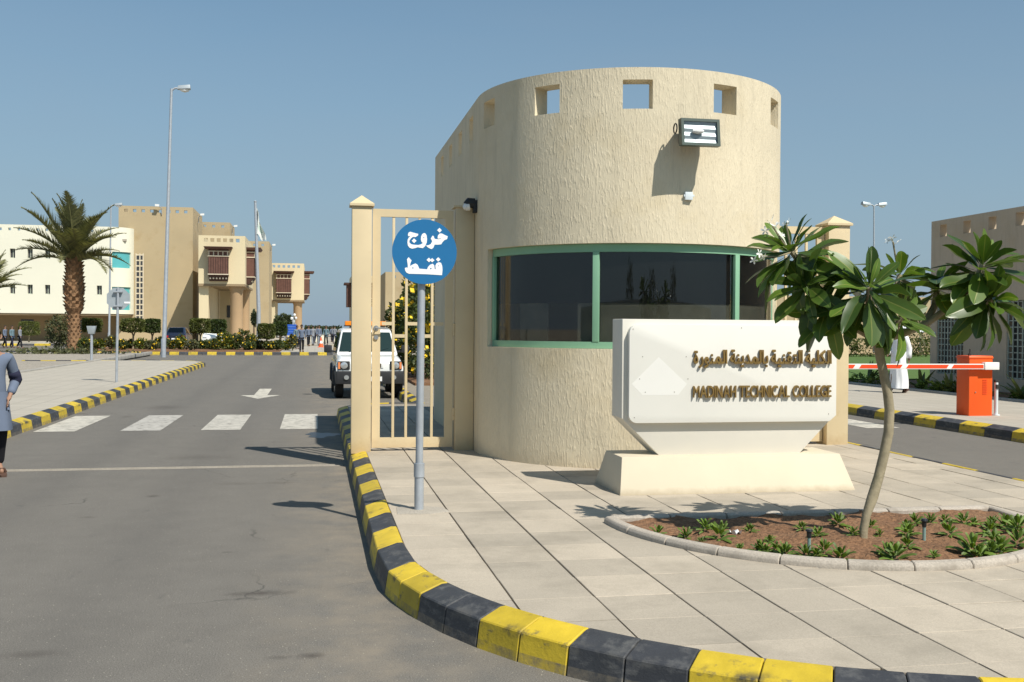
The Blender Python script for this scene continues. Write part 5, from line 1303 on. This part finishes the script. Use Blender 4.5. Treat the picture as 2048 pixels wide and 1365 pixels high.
# ================================================================ PALMS, HEDGES, SHRUBS
def frond_mesh(k, L=1.0):
    r = random.Random(200 + k); b = MB(); b.tone = []
    arch = (.35, .55, .8, .2)[k]; N = 34; pts = []
    for i in range(N + 1):
        s = i / N; pts.append(Vector((s * (1 - .12 * arch * s), 0, .35 * s - arch * s * s * .75)))
    b.tube(pts[::3] + [pts[-1]], [.016 * (1 - .8 * i / 12) + .002 for i in range(len(pts[::3]) + 1)], 5); pad_tone(b, .75)
    for i in range(3, N + 1):
        s = i / N; p = pts[i]; d = (pts[i] - pts[i - 1]).normalized(); w = .27 * math.sin(math.pi * min(1, .18 + .82 * s)) ** .6 * (1.1 - .55 * s)
        for sg_ in (-1, 1):
            for rep in (0, .5):
                o = (d * .75 + Vector((0, sg_, .45 + r.uniform(-.2, .2)))).normalized(); q = p + d * rep / N; e = q + o * w * r.uniform(.8, 1.2) + Vector((0, 0, -.02)); t = d * .013
                b.add([q - t, q + t, e], [(0, 1, 2)]); b.tone += [r.uniform(.15, .95)] * 3
    return b.mesh('frond', 'palm_leaf', angle=80)
FR = [frond_mesh(k) for k in range(4)]
def palm(label, base, h, r0, flen, nf, seed, zoff=.12):
    r = random.Random(seed); base = Vector(base); p = thing('date_palm', label, 'palm tree', base, group='date palms')
    b = MB(); prof = [(r0 * 1.0, -.1), (r0 * .85, .3), (r0 * .72, h * .28), (r0 * .78, h * .40), (r0 * 1.1, h * .46), (r0 * 1.15, h * .75), (r0 * .9, h)]
    b.lathe(prof, 14)
    def rad(z):
        for (ra, za), (rb_, zb) in zip(prof, prof[1:]):
            if za <= z <= zb: return ra + (rb_ - ra) * (z - za) / (zb - za)
        return r0
    nr = int(h / .22)
    for i in range(nr):
        z = h * (i + .5) / nr
        for j in range(9):
            a = 2 * math.pi * (j + .5 * (i % 2)) / 9; rr_ = rad(z); e = Vector((math.cos(a), math.sin(a), 0)); t = Vector((-math.sin(a), math.cos(a), 0)); s = r0 * .33 * (1.3 if z > h * .42 else .8)
            c = e * rr_ * .95 + Vector((0, 0, z)); out = e * s * r.uniform(.5, 1.1) + Vector((0, 0, s * r.uniform(.5, 1.0)))
            b.add([c - t * s * .6 - Vector((0, 0, s * .5)), c + t * s * .6 - Vector((0, 0, s * .5)), c + t * s * .4 + out, c - t * s * .4 + out, c + Vector((0, 0, s * .6))], [(0, 1, 2, 3), (3, 2, 4), (0, 3, 4), (1, 4, 2)])
    b.build('trunk', 'palm_trunk', p, world=False, angle=20)
    for i in range(nf):
        f = (i + .5) / nf; a = i * 2.39996 + r.uniform(-.2, .2); el = 84 - 84 * f ** 1.0 + r.uniform(-8, 8)
        L = flen * r.uniform(.85, 1.1) * (.8 + .2 * math.sin(math.pi * min(1, f * 1.3)))
        o = inst('frond', FR[(0, 3, 0, 1, 1, 2)[min(5, int(f * 6))] if r.random() < .7 else r.randrange(4)], p, (math.cos(a) * .12, math.sin(a) * .12, h - .1 + .1 * r.random() - .25 * f), (r.uniform(-.3, .3), -R(el), a), (L, L, L)); o.rotation_mode = 'XYZ'
    return p
pb = on_ground(148, 702, .12)
palm('tall date palm with rough brown trunk standing on the gravel', (pb.x, pb.y, .12), 5.9, .48, 4.5, 40, 5)
palm('short date palm cut off by the left edge of the picture', tuple(on_y(-22, 700, 82).xy) + (.12,), 4.3, .5, 3.2, 26, 6)

def leafy(name, label, cat, base, parts, n, size, m, rng_, trunk=None, group=None, flowers=None, fsize=.1, fmat='petal_yellow', crown_name='crown', bark='bark_brown', droop=0):
    base = Vector(base); t = thing(name, label, cat, base, group=group); b = MB(); tot = sum(r[0] * r[2] for c, r, bx in parts)
    fpos = []
    for c, r, bx in parts:
        f = ball_sampler(c, r, rng_, .35 if bx else .55, bx, .06 if bx else .2)
        leaf_cloud(b, int(n * r[0] * r[2] / tot), f, size, rng_, droop=droop)
        if flowers:
            for _ in range(int(flowers * r[0] * r[2] / tot)): fpos.append(f()[0])
    b.build(crown_name, m, t, world=False, angle=60)
    if trunk:
        for (pts, rads) in trunk: MB().tube(pts, rads, 7).build('trunk' if cat == 'tree' else 'stem', bark, t, world=False)
    if flowers:
        fb_ = MB()
        for p in fpos:
            p = Vector(p); s = fsize * rng_.uniform(.6, 1.3)
            u = Vector((rng_.gauss(0, 1), rng_.gauss(0, 1) - .6, rng_.gauss(0, 1) + .6)).normalized(); a = u.orthogonal().normalized(); w = u.cross(a); p = p + u * .03
            fb_.add([p + a * s * .5, p + w * s * .5, p - a * s * .5, p - w * s * .5, p + u * s * .15], [(0, 1, 4), (1, 2, 4), (2, 3, 4), (3, 0, 4)])
        o = fb_.build('blossoms', fmat, t, world=False); o['kind'] = 'stuff'
    return t
rh = random.Random(21)
top = [(58, 657, 19, 15, 104, 'round clipped tree in front of the shaded ground floor'), (184, 651, 19, 15, 74, 'clipped tree just right of the tall palm trunk'), (266, 651, 24, 15, 74, 'broad clipped tree left of the tall street lamp'),
       (304, 652, 16, 15, 76, 'dark clipped tree touching the tall street lamp'), (400, 652, 21, 16, 74, 'clipped tree right of the dark blue car'), (436, 653, 17, 15, 77, 'dark clipped tree below the cream block'),
       (533, 663, 18, 17, 72, 'clipped tree right of the flagpole'), (561, 658, 14, 15, 76, 'clipped tree beside the blue direction board')]
for i, (x, y, hw, hh, Y, lab) in enumerate(top):
    c = on_y(x, y, Y); k = Y / 2100 * 1.0; rx, rz_ = hw * k, hh * k
    leafy('clipped_tree', lab, 'tree', (c.x, Y, .2), [((0, 0, c.z - .2), (rx * .9, rx * .9, rz_ * .88), .78)], 4200, .12, 'hedge_dark' if i in (3, 5, 7) else 'hedge_leaf', rh, [([(0, 0, -.1), (.02, 0, c.z * .5), (-.25, 0, c.z - .2)], [.07, .06, .04]), ([(.02, 0, c.z * .45), (.3, .05, c.z - .2)], [.05, .03])], group='clipped trees on the median', crown_name='crown', bark='bark_grey')
sh = [(170, 688, 12, 12), (200, 690, 12, 10), (222, 684, 10, 12), (243, 690, 13, 10), (262, 694, 10, 7), (283, 688, 13, 10), (303, 692, 11, 9), (318, 688, 9, 12), (345, 690, 12, 10), (362, 684, 10, 14), (383, 690, 12, 10), (405, 692, 12, 9),
      (428, 689, 13, 11), (448, 680, 12, 16), (452, 694, 10, 7), (470, 684, 12, 16), (488, 678, 12, 20), (505, 684, 12, 14), (522, 692, 12, 9), (540, 692, 10, 8), (556, 690, 10, 9), (575, 690, 10, 10), (585, 683, 7, 14), (498, 694, 11, 7), (410, 698, 14, 5), (460, 698, 14, 5)]
sh_ord = ordinals([q[0] + q[1] * .001 for q in sh])
for i, (x, y, hw, hh) in enumerate(sh):
    Y = 70.2 + (i * 37 % 10) * .5; c = on_y(x, y, Y); k = Y / 2100
    where = 'below the palm' if x < 235 else 'left of the tall street lamp' if x < 325 else 'right of the tall street lamp' if x < 395 else 'below the cream block' if x < 480 else 'at the foot of the flagpole' if x < 530 else 'left of the walking men'
    fm_ = 10 + (i * 7) % 34
    leafy('flowering_shrub', ('tall ' if hh > 13 else 'low ' if hh < 8 else '') + ('bright green' if i % 3 == 1 else 'green') + ' yellow-flowered shrub ' + where + ', ' + sh_ord[i] + ' from the left', 'shrub', (c.x, Y, .2), [((0, 0, max(.3, c.z - .2)), (hw * k * 1.15, hw * k, max(.3, hh * k)), 0)], 620, .16, ('shrub_leaf', 'shrub_bright', 'grey_leaf', 'shrub_leaf')[i % 4], rh, [([(0, 0, -.05), (.05, 0, max(.3, c.z - .2))], [.04, .02])], group='flowering shrubs on the median', flowers=fm_, fsize=.13)
gp = on_y(118, 690, 80)
leafy('grey_bush', 'feathery grey-green bush leaning on the palm trunk', 'shrub', (gp.x, 80, .12), [((0, 0, 1.2), (1.0, .9, 1.25), 0), ((.9, .2, .5), (1.2, .7, .5), 0)], 1500, .22, 'grey_leaf', rh, [([(0, 0, -.05), (.1, 0, 1)], [.06, .03])], crown_name='foliage')
gr = on_ground(130, 708, .12)
tg = MB(); leaf_cloud(tg, 900, ball_sampler((0, 0, .12), (3.6, 1.2, .28), rh, .8), .2, rh)
tag(tg.build('weed_patch', 'grey_leaf', loc=(gr.x, gr.y, .12), world=False), 'weedy grass growing round the palm foot', 'grass', kind='stuff')
# big flowering shrub seen through the gate
leafy('tall_flowering_shrub', 'tall dense shrub with yellow flowers seen through the gate bars', 'shrub', (3.3, 33.4, .15), [((0, 0, 1.0), (.95, 2.8, 1.05), 0), ((-.05, -.6, 1.9), (.85, 1.9, .95), 0), ((.2, .6, 2.6), (.75, 1.5, .75), 0), ((-.55, .2, 1.9), (.5, .8, .6), 0)], 8500, .15, 'shrub_leaf', rh,
      [([(0, 0, -.05), (.1, 0, 1.5), (-.1, -.3, 2.6)], [.07, .05, .02]), ([(0, .6, -.05), (.2, 1, 1.7), (.3, 1.5, 3)], [.06, .04, .02])], flowers=420, fsize=.17, crown_name='foliage')
sheet('shrub_bed', [(2.75, 29.2), (5.6, 29.2), (5.6, 45), (2.75, 45)], .2, 'soil', thick=.1)
# street trees far down the road
for i, (x, y, hw, hh, Y, lab) in enumerate([(572, 643, 15, 12, 120, 'round green tree under the farther cream block'), (560, 650, 12, 14, 118, 'green tree left of the globe lamps'), (508, 640, 5, 14, 100, 'thin tree beside the flagpole')]):
    c = on_y(x, y, Y); k = Y / 2100
    leafy('street_tree', lab, 'tree', (c.x, Y, .14), [((0, 0, c.z), (hw * k, hw * k, hh * k), 0)], 900, .3, 'far_leaf', rh, [([(0, 0, -.05), (0, 0, c.z)], [.1, .06])], group='street trees')
for i in range(16):
    x = 612 + i * 4.6 + rh.uniform(-1.5, 1.5); Y = 190 + rh.uniform(0, 60); c = on_y(x, 670 - rh.uniform(3, 12), Y); h_ = max(1.6, c.z)
    leafy('distant_tree', 'small dark tree on the skyline at the street end, %s from the left' % ORD[i], 'tree', (c.x, Y, .14), [((0, 0, h_ * .65), (h_ * .22, h_ * .22, h_ * .5), 0)], 160, .5, 'far_leaf', rh, [([(0, 0, 0), (0, 0, h_ * .5)], [.1, .08])], group='small trees on the skyline')
lw = struct_root('far_low_wall'); lwm = MB().box(-1.0, 1.0, -.2, .2, 0, .75).mesh('wall_block', 'building_white', bevel=.02)
for i in range(7): inst('wall_block', lwm, lw, (.4 + i * 2.6, 116, .14))

# ---- right background: low tan building, hedge, tent
lb_ = thing('low_tan_building', 'low tan building beyond the lawn, behind the white-robed man', 'building', (38, 80, .14))
MB().shell([(24, 72), (60, 72), (60, 84), (24, 84)], .3, 0, 4.3, [(12.6, 13.3, .9, 2.3), (3.0, 3.8, .9, 2.3)], closed=True).build('wall', 'building_tan', lb_)
MB().box(24.3, 59.7, 72.3, 83.7, 3.7, 3.9).build('roof', 'roofing', lb_)
for s in (12.6, 3.0): MB().box(24 + s, 24 + s + .75, 72.15, 72.2, .9, 2.3).build('window', 'window_dark', lb_)
hc = on_y(1830, 690, 58)
leafy('hedge', 'long clipped hedge along the back of the lawn', 'hedge', (27, 58, .2), [((-4 + i * 1.6, 0, .55), (1.0, .6, .55), .7) for i in range(9)], 5200, .16, 'hedge_leaf', rh, crown_name='foliage')
leafy('hedge', 'taller clipped bush beside the doorway behind the lawn', 'hedge', (on_y(1826, 680, 63).x, 63, .2), [((0, 0, 1.3), (1.3, 1.0, 1.35), .6)], 2000, .16, 'hedge_dark', rh, crown_name='foliage')
tc = on_y(1826, 662, 66); tn = thing('white_canopy', 'small white pointed canopy in front of the low tan building', 'canopy', (tc.x, 66, .2))
MB().add([(tc.x - 1.5, 64.5, tc.z - .1), (tc.x + 1.5, 64.5, tc.z - .1), (tc.x + 1.5, 67.5, tc.z - .1), (tc.x - 1.5, 67.5, tc.z - .1), (tc.x, 66, tc.z + .5)], [(0, 1, 4), (1, 2, 4), (2, 3, 4), (3, 0, 4)]).build('canopy_roof', 'cloth_white', tn)
for sx in (-1.4, 1.4):
    for sy in (-1.4, 1.4): MB().tube([(tc.x + sx, 66 + sy, .2), (tc.x + sx, 66 + sy, tc.z - .1)], .04, 6).build('canopy_leg', 'galvanised', tn)
# boundary wall and trees across the street behind the viewer (seen mirrored in the guard house window)
wl_ = thing('street_wall', 'pale boundary wall across the street, mirrored in the guard house window', 'wall', (0, -24, 0))
MB().box(-40, 50, -24.3, -24, -.1, 3.1).build('wall', 'building_white', wl_)
for i, (x, h_) in enumerate(((-6.0, 5.2), (6.5, 4.9), (20, 5.4))):
    leafy('street_tree', 'dark tree beyond the boundary wall mirrored in the window, %s from the left' % ORD[i], 'tree', (x, -30 - i, 0), [((0, 0, h_ * .65), (2.2, 1.6, h_ * .36), 0)], 620, .4, 'far_leaf', rh, [([(0, 0, 0), (0, 0, h_ * .6)], [.12, .06])], group='trees behind the boundary wall')

# ================================================================ PEOPLE
tmp_sc = bpy.data.scenes.new('build'); tmp_vl = tmp_sc.view_layers[0]
def skin_mesh(name, V, E, Rr, m, sub=1, root=0):
    me = bpy.data.meshes.new(name); me.from_pydata([tuple(v) for v in V], E, [])
    ob = bpy.data.objects.new(name, me); tmp_sc.collection.objects.link(ob)
    md = ob.modifiers.new('s', 'SKIN'); md.use_smooth_shade = True; md.branch_smoothing = .4
    if not me.skin_vertices: pass
    for i, d in enumerate(me.skin_vertices[0].data):
        r = Rr[i]; d.radius = r if isinstance(r, tuple) else (r, r); d.use_root = (i == root)
    sd = ob.modifiers.new('d', 'SUBSURF'); sd.levels = sub; sd.render_levels = sub
    tmp_vl.update(); dg = tmp_vl.depsgraph
    out = bpy.data.meshes.new_from_object(ob.evaluated_get(dg)); out.name = name
    bpy.data.objects.remove(ob); bpy.data.meshes.remove(me)
    out.materials.clear(); out.materials.append(MATS[m]); out.polygons.foreach_set('use_smooth', [True] * len(out.polygons))
    return out
def add_mesh(name, me, parent): o = bpy.data.objects.new(name, me); C.objects.link(o); o.parent = parent; return o
def person(label, loc, rz, top='cloth_slate', trousers='cloth_black', skin_='skin', hair='hair', stride=.0, arms=('down', 'down'), h=1.72, robe=False, fine=False, group=None, lean=0, head_dir=0, coat=False):
    """faces -y at rz = 0; stride > 0 puts the left foot (x < 0) forward"""
    p = thing('person', label, 'person', loc, rz, group); k = h / 1.74
    def s_(v): return Vector(v) * k
    hipz = .93
    sp = [(0, 0, .93), (0, -.01 - lean * .3, 1.10), (0, -lean * .7, 1.28), (0, -lean, 1.42), (0, -lean * 1.15, 1.50), (0, -.012 - lean * 1.25, 1.565), (0, -.02 - lean * 1.3, 1.64), (0, -.005 - lean * 1.3, 1.70)]
    legs = {}
    for s, f in ((-1, stride), (1, -stride)):
        legs[s] = [(s * .085, 0, .88), (s * .095, -.02 - f * .55, .50 + abs(f) * .02), (s * .095, .02 - f * 1.0 + (.06 if f < 0 else 0), .09 + (.07 if f < 0 else 0)), (s * .10, -.13 - f * 1.0 + (.05 if f < 0 else 0), .035 + (.0 if f < 0 else 0))]
    arm = {}
    for s, mode in zip((-1, 1), arms):
        sh_ = (s * .175, -lean, 1.40); sw = stride * (-s) * -1
        if mode == 'down': arm[s] = [sh_, (s * .235, .03 + sw * .25 - lean * .6, 1.13), (s * .245, -.05 + sw * .55 - lean * .5, .89)]
        elif mode == 'bent': arm[s] = [sh_, (s * .30, .08, 1.16), (s * .20, -.16, 1.02)]
        elif mode == 'pocket': arm[s] = [sh_, (s * .275, .07, 1.13), (s * .17, -.07, .95)]
        elif mode == 'desk': arm[s] = [sh_, (s * .28, -.18 - lean, 1.12), (s * .14, -.42 - lean, 1.08)]
        arm[s] = [Vector(q) for q in arm[s]]
    # body: head, neck, arms and legs in one surface
    V = [s_(q) for q in sp]; E = [(i, i + 1) for i in range(7)]
    Rr = [(.13, .10), (.125, .095), (.14, .10), (.12, .085), (.052, .055), (.06, .066), (.078, .092), (.06, .072)]
    for s in (-1, 1):
        n = len(V); q = arm[s]; hd = (q[2] - q[1]).normalized()
        V += [s_(q[0]), s_(q[1]), s_(q[2]), s_(q[2] + hd * .07)]; Rr += [.05, .042, .03, (.034, .022)]; E += [(3, n), (n, n + 1), (n + 1, n + 2), (n + 2, n + 3)]
        side = Vector((1, 0, 0)) if abs(hd.z) > .5 else Vector((0, 0, 1)); side = (side - hd * side.dot(hd)).normalized(); other = hd.cross(side)
        side, other = (other, side) if abs(hd.z) > .5 else (side, other)
        if fine:
            for i, (o_, ln) in enumerate(((-.024, .075), (-.008, .085), (.008, .08), (.024, .065))):
                m_ = len(V); a = q[2] + hd * .085 + side * o_; V += [s_(a), s_(a + hd * ln * .55 + other * .006), s_(a + hd * ln + other * .018)]; Rr += [.009, .0085, .0075]; E += [(n + 3, m_), (m_, m_ + 1), (m_ + 1, m_ + 2)]
            m_ = len(V); a = q[2] + hd * .03 + side * -.03; V += [s_(a), s_(a + hd * .04 - side * .018)]; Rr += [.011, .009]; E += [(n + 2, m_), (m_, m_ + 1)]
        n = len(V); lg = legs[s]
        V += [s_(q_) for q_ in lg]; Rr += [.075, .052, .038, (.04, .03)]; E += [(0, n), (n, n + 1), (n + 1, n + 2), (n + 2, n + 3)]
    add_mesh('body', skin_mesh('body', V, E, Rr, skin_, 2 if fine else 1), p)
    hc_ = s_(sp[6]); hv = []
    # hair cap: upper back of the head
    b = MB()
    for i in range(7):
        for j in range(12):
            th = R(5 + 85 * i / 6); a = 2 * math.pi * j / 12; fr = math.sin(a)     # a=-90deg is the face
            cut = 1 if fr > -.35 else .72
            t2 = th * (cut if i > 0 else 1)
            b.v.append((hc_.x + .088 * k * math.sin(t2) * math.cos(a), hc_.y + .006 + .104 * k * math.sin(t2) * math.sin(a), hc_.z + .02 * k + .10 * k * math.cos(t2)))
    for i in range(6):
        for j in range(12): b.f.append((i * 12 + j, (i + 1) * 12 + j, (i + 1) * 12 + (j + 1) % 12, i * 12 + (j + 1) % 12))
    b.build('hair', hair, p, world=False, angle=180)
    # face: eyes, nose, mouth
    fy = hc_.y - .093 * k
    if fine or h > 1.6:
        MB().tube([(0, fy + .012, hc_.z + .012), (0, fy - .012, hc_.z - .012), (0, fy + .004, hc_.z - .022)], [.008, .012, .008], 6).build('nose', skin_, p, world=False)
        for s in (-1, 1):
            MB().tube([(s * .03, fy + .018, hc_.z + .016), (s * .03, fy + .006, hc_.z + .016)], .009, 8).build('eye', 'hair', p, world=False)
            MB().tube([(s * .080 * k, hc_.y + .0, hc_.z - .03), (s * .092 * k, hc_.y + .01, hc_.z + .0), (s * .084 * k, hc_.y + .01, hc_.z + .03)], [.008, .013, .009], 6).build('ear', skin_, p, world=False)
        MB().tube([(-.022, fy + .014, hc_.z - .045), (0, fy + .006, hc_.z - .046), (.022, fy + .014, hc_.z - .045)], .005, 5).build('mouth', 'leather', p, world=False)
    # clothes
    if robe:
        b = MB(); n = 40; st = [(1.47, .085, .07, 0), (1.43, .17, .10, 0), (1.36, .20, .125, 0), (1.15, .195, .14, .1), (.95, .205, .155, .3), (.7, .215, .18, .6), (.4, .23, .22, .9), (.12, .245, .26, 1.0)]
        rows_ = []
        for i in range(25):
            t = i / 24 * (len(st) - 1); a_ = min(int(t), len(st) - 2); f = t - a_; q0, q1 = st[a_], st[a_ + 1]; rows_.append([q0[j] + (q1[j] - q0[j]) * f for j in range(4)])
        for z, rx, ry, w in rows_:
            for j in range(n):
                a = 2 * math.pi * j / n; fold = 1 + .055 * w * math.sin(9 * a + 3 * z) + .035 * w * math.sin(15 * a - 5 * z)
                yo = -stride * .25 * w * math.cos(a) * 1.0; b.v.append((rx * fold * math.cos(a) * k, (ry * fold * math.sin(a) + yo + (.03 * w * math.sin(6 * z))) * k, z * k))
        for i in range(24):
            for j in range(n): b.f.append((i * n + j, (i + 1) * n + j, (i + 1) * n + (j + 1) % n, i * n + (j + 1) % n))
        b.f.append(tuple(range(n)))
        b.build('robe', top, p, world=False, angle=180)
        for s in (-1, 1):
            q = [s_(x) for x in arm[s]]; d = (q[2] - q[1])
            MB().tube([s_((s * .10, 0, 1.42)), q[0], q[0].lerp(q[1], .5), q[1], q[1].lerp(q[2], .5), q[2]], [.05, .082, .078, .074, .07, .068], 12).build('sleeve', top, p, world=False, angle=180)
    else:
        V = [s_((0, 0, .84)), s_(sp[0]), s_(sp[1]), s_(sp[2]), s_(sp[3]), s_((0, -lean * 1.05, 1.475))]; E = [(i, i + 1) for i in range(5)]; Rr = [(.165, .125), (.162, .122), (.15, .115), (.165, .12), (.14, .10), (.07, .07)]
        if coat:
            cs = MB(); nn_ = 28
            for i_ in range(9):
                f_ = i_ / 8
                for j_ in range(nn_):
                    a_ = 2 * math.pi * j_ / nn_; fo = 1 + .05 * f_ * math.sin(6 * a_ + 1) + .03 * f_ * math.sin(11 * a_)
                    cs.v.append(((.165 + .05 * f_) * fo * math.cos(a_) * k, (.128 + .06 * f_) * fo * math.sin(a_) * k, (1.0 - .45 * f_) * k))
            for i_ in range(8):
                for j_ in range(nn_): cs.f.append((i_ * nn_ + j_, (i_ + 1) * nn_ + j_, (i_ + 1) * nn_ + (j_ + 1) % nn_, i_ * nn_ + (j_ + 1) % nn_))
            cs.build('coat_skirt', top, p, world=False, angle=180)
            for s in (-1, 1):
                q = [s_(x) for x in arm[s]]
                MB().tube([q[0].lerp(q[1], .62), q[0].lerp(q[1], .85), q[1], q[1].lerp(q[2], .22)], [.066, .071, .070, .062], 14).build('elbow_panel', 'cloth_navy', p, world=False, angle=180)
        for s in (-1, 1):
            n = len(V); q = arm[s]; V += [s_(q[0]), s_(q[0].lerp(q[1], .6)), s_(q[1]), s_(q[1].lerp(q[2], .92))]; Rr += [.074, .066, .062, .052]; E += [(4, n), (n, n + 1), (n + 1, n + 2), (n + 2, n + 3)]
        add_mesh('jacket', skin_mesh('jacket', V, E, Rr, top, 2 if fine else 1, root=1), p)
        V = [s_((0, 0, .95))]; E = []; Rr = [(.10, .08) if coat else (.15, .115)]
        for s in (-1, 1):
            n = len(V); lg = [Vector(x) for x in legs[s]]; V += [s_(lg[0]), s_(lg[0].lerp(lg[1], .5)), s_(lg[1]), s_(lg[1].lerp(lg[2], .55)), s_(lg[2] + Vector((0, 0, -.03)))]; Rr += [.095, .092, .078, .072, .07]; E += [(0, n)] + [(n + i, n + i + 1) for i in range(4)]
        add_mesh('trousers', skin_mesh('trousers', V, E, Rr, trousers, 2 if fine else 1), p)
    for s in (-1, 1):
        a = s_(legs[s][2]); t = s_(legs[s][3]); d = (t - a); d.z = 0; d = d.normalized() if d.length > 0 else Vector((0, -1, 0)); w = Vector((-d.y, d.x, 0)); z0 = max(0, min(a.z - .09 * k, t.z - .035 * k)); b = MB(); n0 = 0
        hl = a - d * .06; z_h = max(0, a.z - .09 * k); z_t = max(0, t.z - .035 * k)
        sole = []
        for f, ww in ((0, .03), (.15, .042), (.5, .04), (.8, .052), (1.0, .03)):
            c = hl + d * (.285 * k * f); zz = z_h + (z_t - z_h) * f; sole.append((c + w * ww, zz)); sole.insert(0, (c - w * ww, zz))
        b.v = [(c.x, c.y, zz) for c, zz in sole] + [(c.x, c.y, zz + .022) for c, zz in sole]; n = len(sole)
        b.f = [tuple(reversed(range(n))), tuple(range(n, 2 * n))] + [(i, (i + 1) % n, n + (i + 1) % n, n + i) for i in range(n)]
        c = hl + d * .19 * k; zz = z_h + (z_t - z_h) * .65 + .02
        b.tube([c + w * .052 + Vector((0, 0, zz - c.z)), c + w * .03 + Vector((0, 0, zz + .045 - c.z)), c - w * .03 + Vector((0, 0, zz + .045 - c.z)), c - w * .052 + Vector((0, 0, zz - c.z))], .016, 6)
        b.build('sandal', 'leather', p, world=False)
    return p
pl = on_ground(-15, 955, 0)
fgp = person('person in slate blue jacket and black trousers cut off by the left edge', (pl.x, pl.y, RZ), R(30), top='cloth_slate', trousers='cloth_black', stride=.06, arms=('pocket', 'pocket'), h=1.76, fine=True, coat=True)
th_ = on_ground(1797, 786)
person('man in a long white robe walking on the right pavement', (th_.x, th_.y, .15), R(-60), top='cloth_white', skin_='skin_dark', stride=.18, arms=('bent', 'down'), robe=True, fine=True, h=1.76)
m6 = on_ground(603, 705, .14)
person('man in slate shirt and dark trousers walking towards the far kerb', (m6.x, m6.y + .3, .14), R(5), top='cloth_slate', trousers='cloth_black', stride=.16, h=1.74, skin_='skin_dark')
m7 = on_ground(594, 699, .14)
person('man in teal shirt walking just behind the man in slate shirt', (m7.x, m7.y, .14), R(10), top='cloth_teal', trousers='cloth_black', stride=.12, h=1.7, skin_='skin_dark')
grp = [(617, 690, 'cloth_slate', 'cloth_black', 20, 'man in slate top at the left of the distant crowd'), (626, 689, 'cloth_grey', 'cloth_grey', 200, 'man in grey in the distant crowd, left of the cone'), (633, 688, 'cloth_grey', 'cloth_navy', 150, 'bent man in grey and navy just left of the cone'),
       (638, 689, 'cloth_slate', 'cloth_grey', 30, 'man in pale trousers directly behind the cone'), (652, 689, 'cloth_teal', 'cloth_black', 340, 'man in teal coat right of the cone'), (664, 687, 'cloth_slate', 'cloth_black', 190, 'man in slate top nearest the security car'), (669, 687, 'cloth_grey', 'cloth_navy', 160, 'grey-shirted man half hidden by the security car')]
for x, y, a, b_, rz, lab in grp:
    q = on_ground(x, y + rh.uniform(-2.5, 3), .14); person(lab, (q.x, q.y, .14), R(rz), top=a, trousers=b_, stride=rh.uniform(.05, .2), h=rh.uniform(1.6, 1.8), skin_='skin_dark', group='people far down the street')
for x, y, a, b_, rz, lab in ((10, 696, 'cloth_slate', 'cloth_black', 70, 'man in slate shirt, leftmost of three walking by the white building'), (24, 696, 'cloth_teal', 'cloth_navy', 60, 'middle of three men walking by the white building, pale blue shirt'), (40, 697, 'cloth_grey', 'cloth_black', 80, 'striding man in grey, rightmost of three by the white building')):
    q = on_ground(x, y, 0); person(lab, (q.x, q.y, RZ), R(rz), top=a, trousers=b_, stride=.2, h=1.72, group='men walking by the white building')
# guard at his desk behind the window (seat height under the sill)
gpn = person('guard in white shirt bent over the desk behind the dark window', (3.42, 12.62, .17), R(-40), top='cloth_white', trousers='cloth_black', arms=('desk', 'desk'), h=1.62, lean=.24, fine=False)
bpy.data.scenes.remove(tmp_sc)
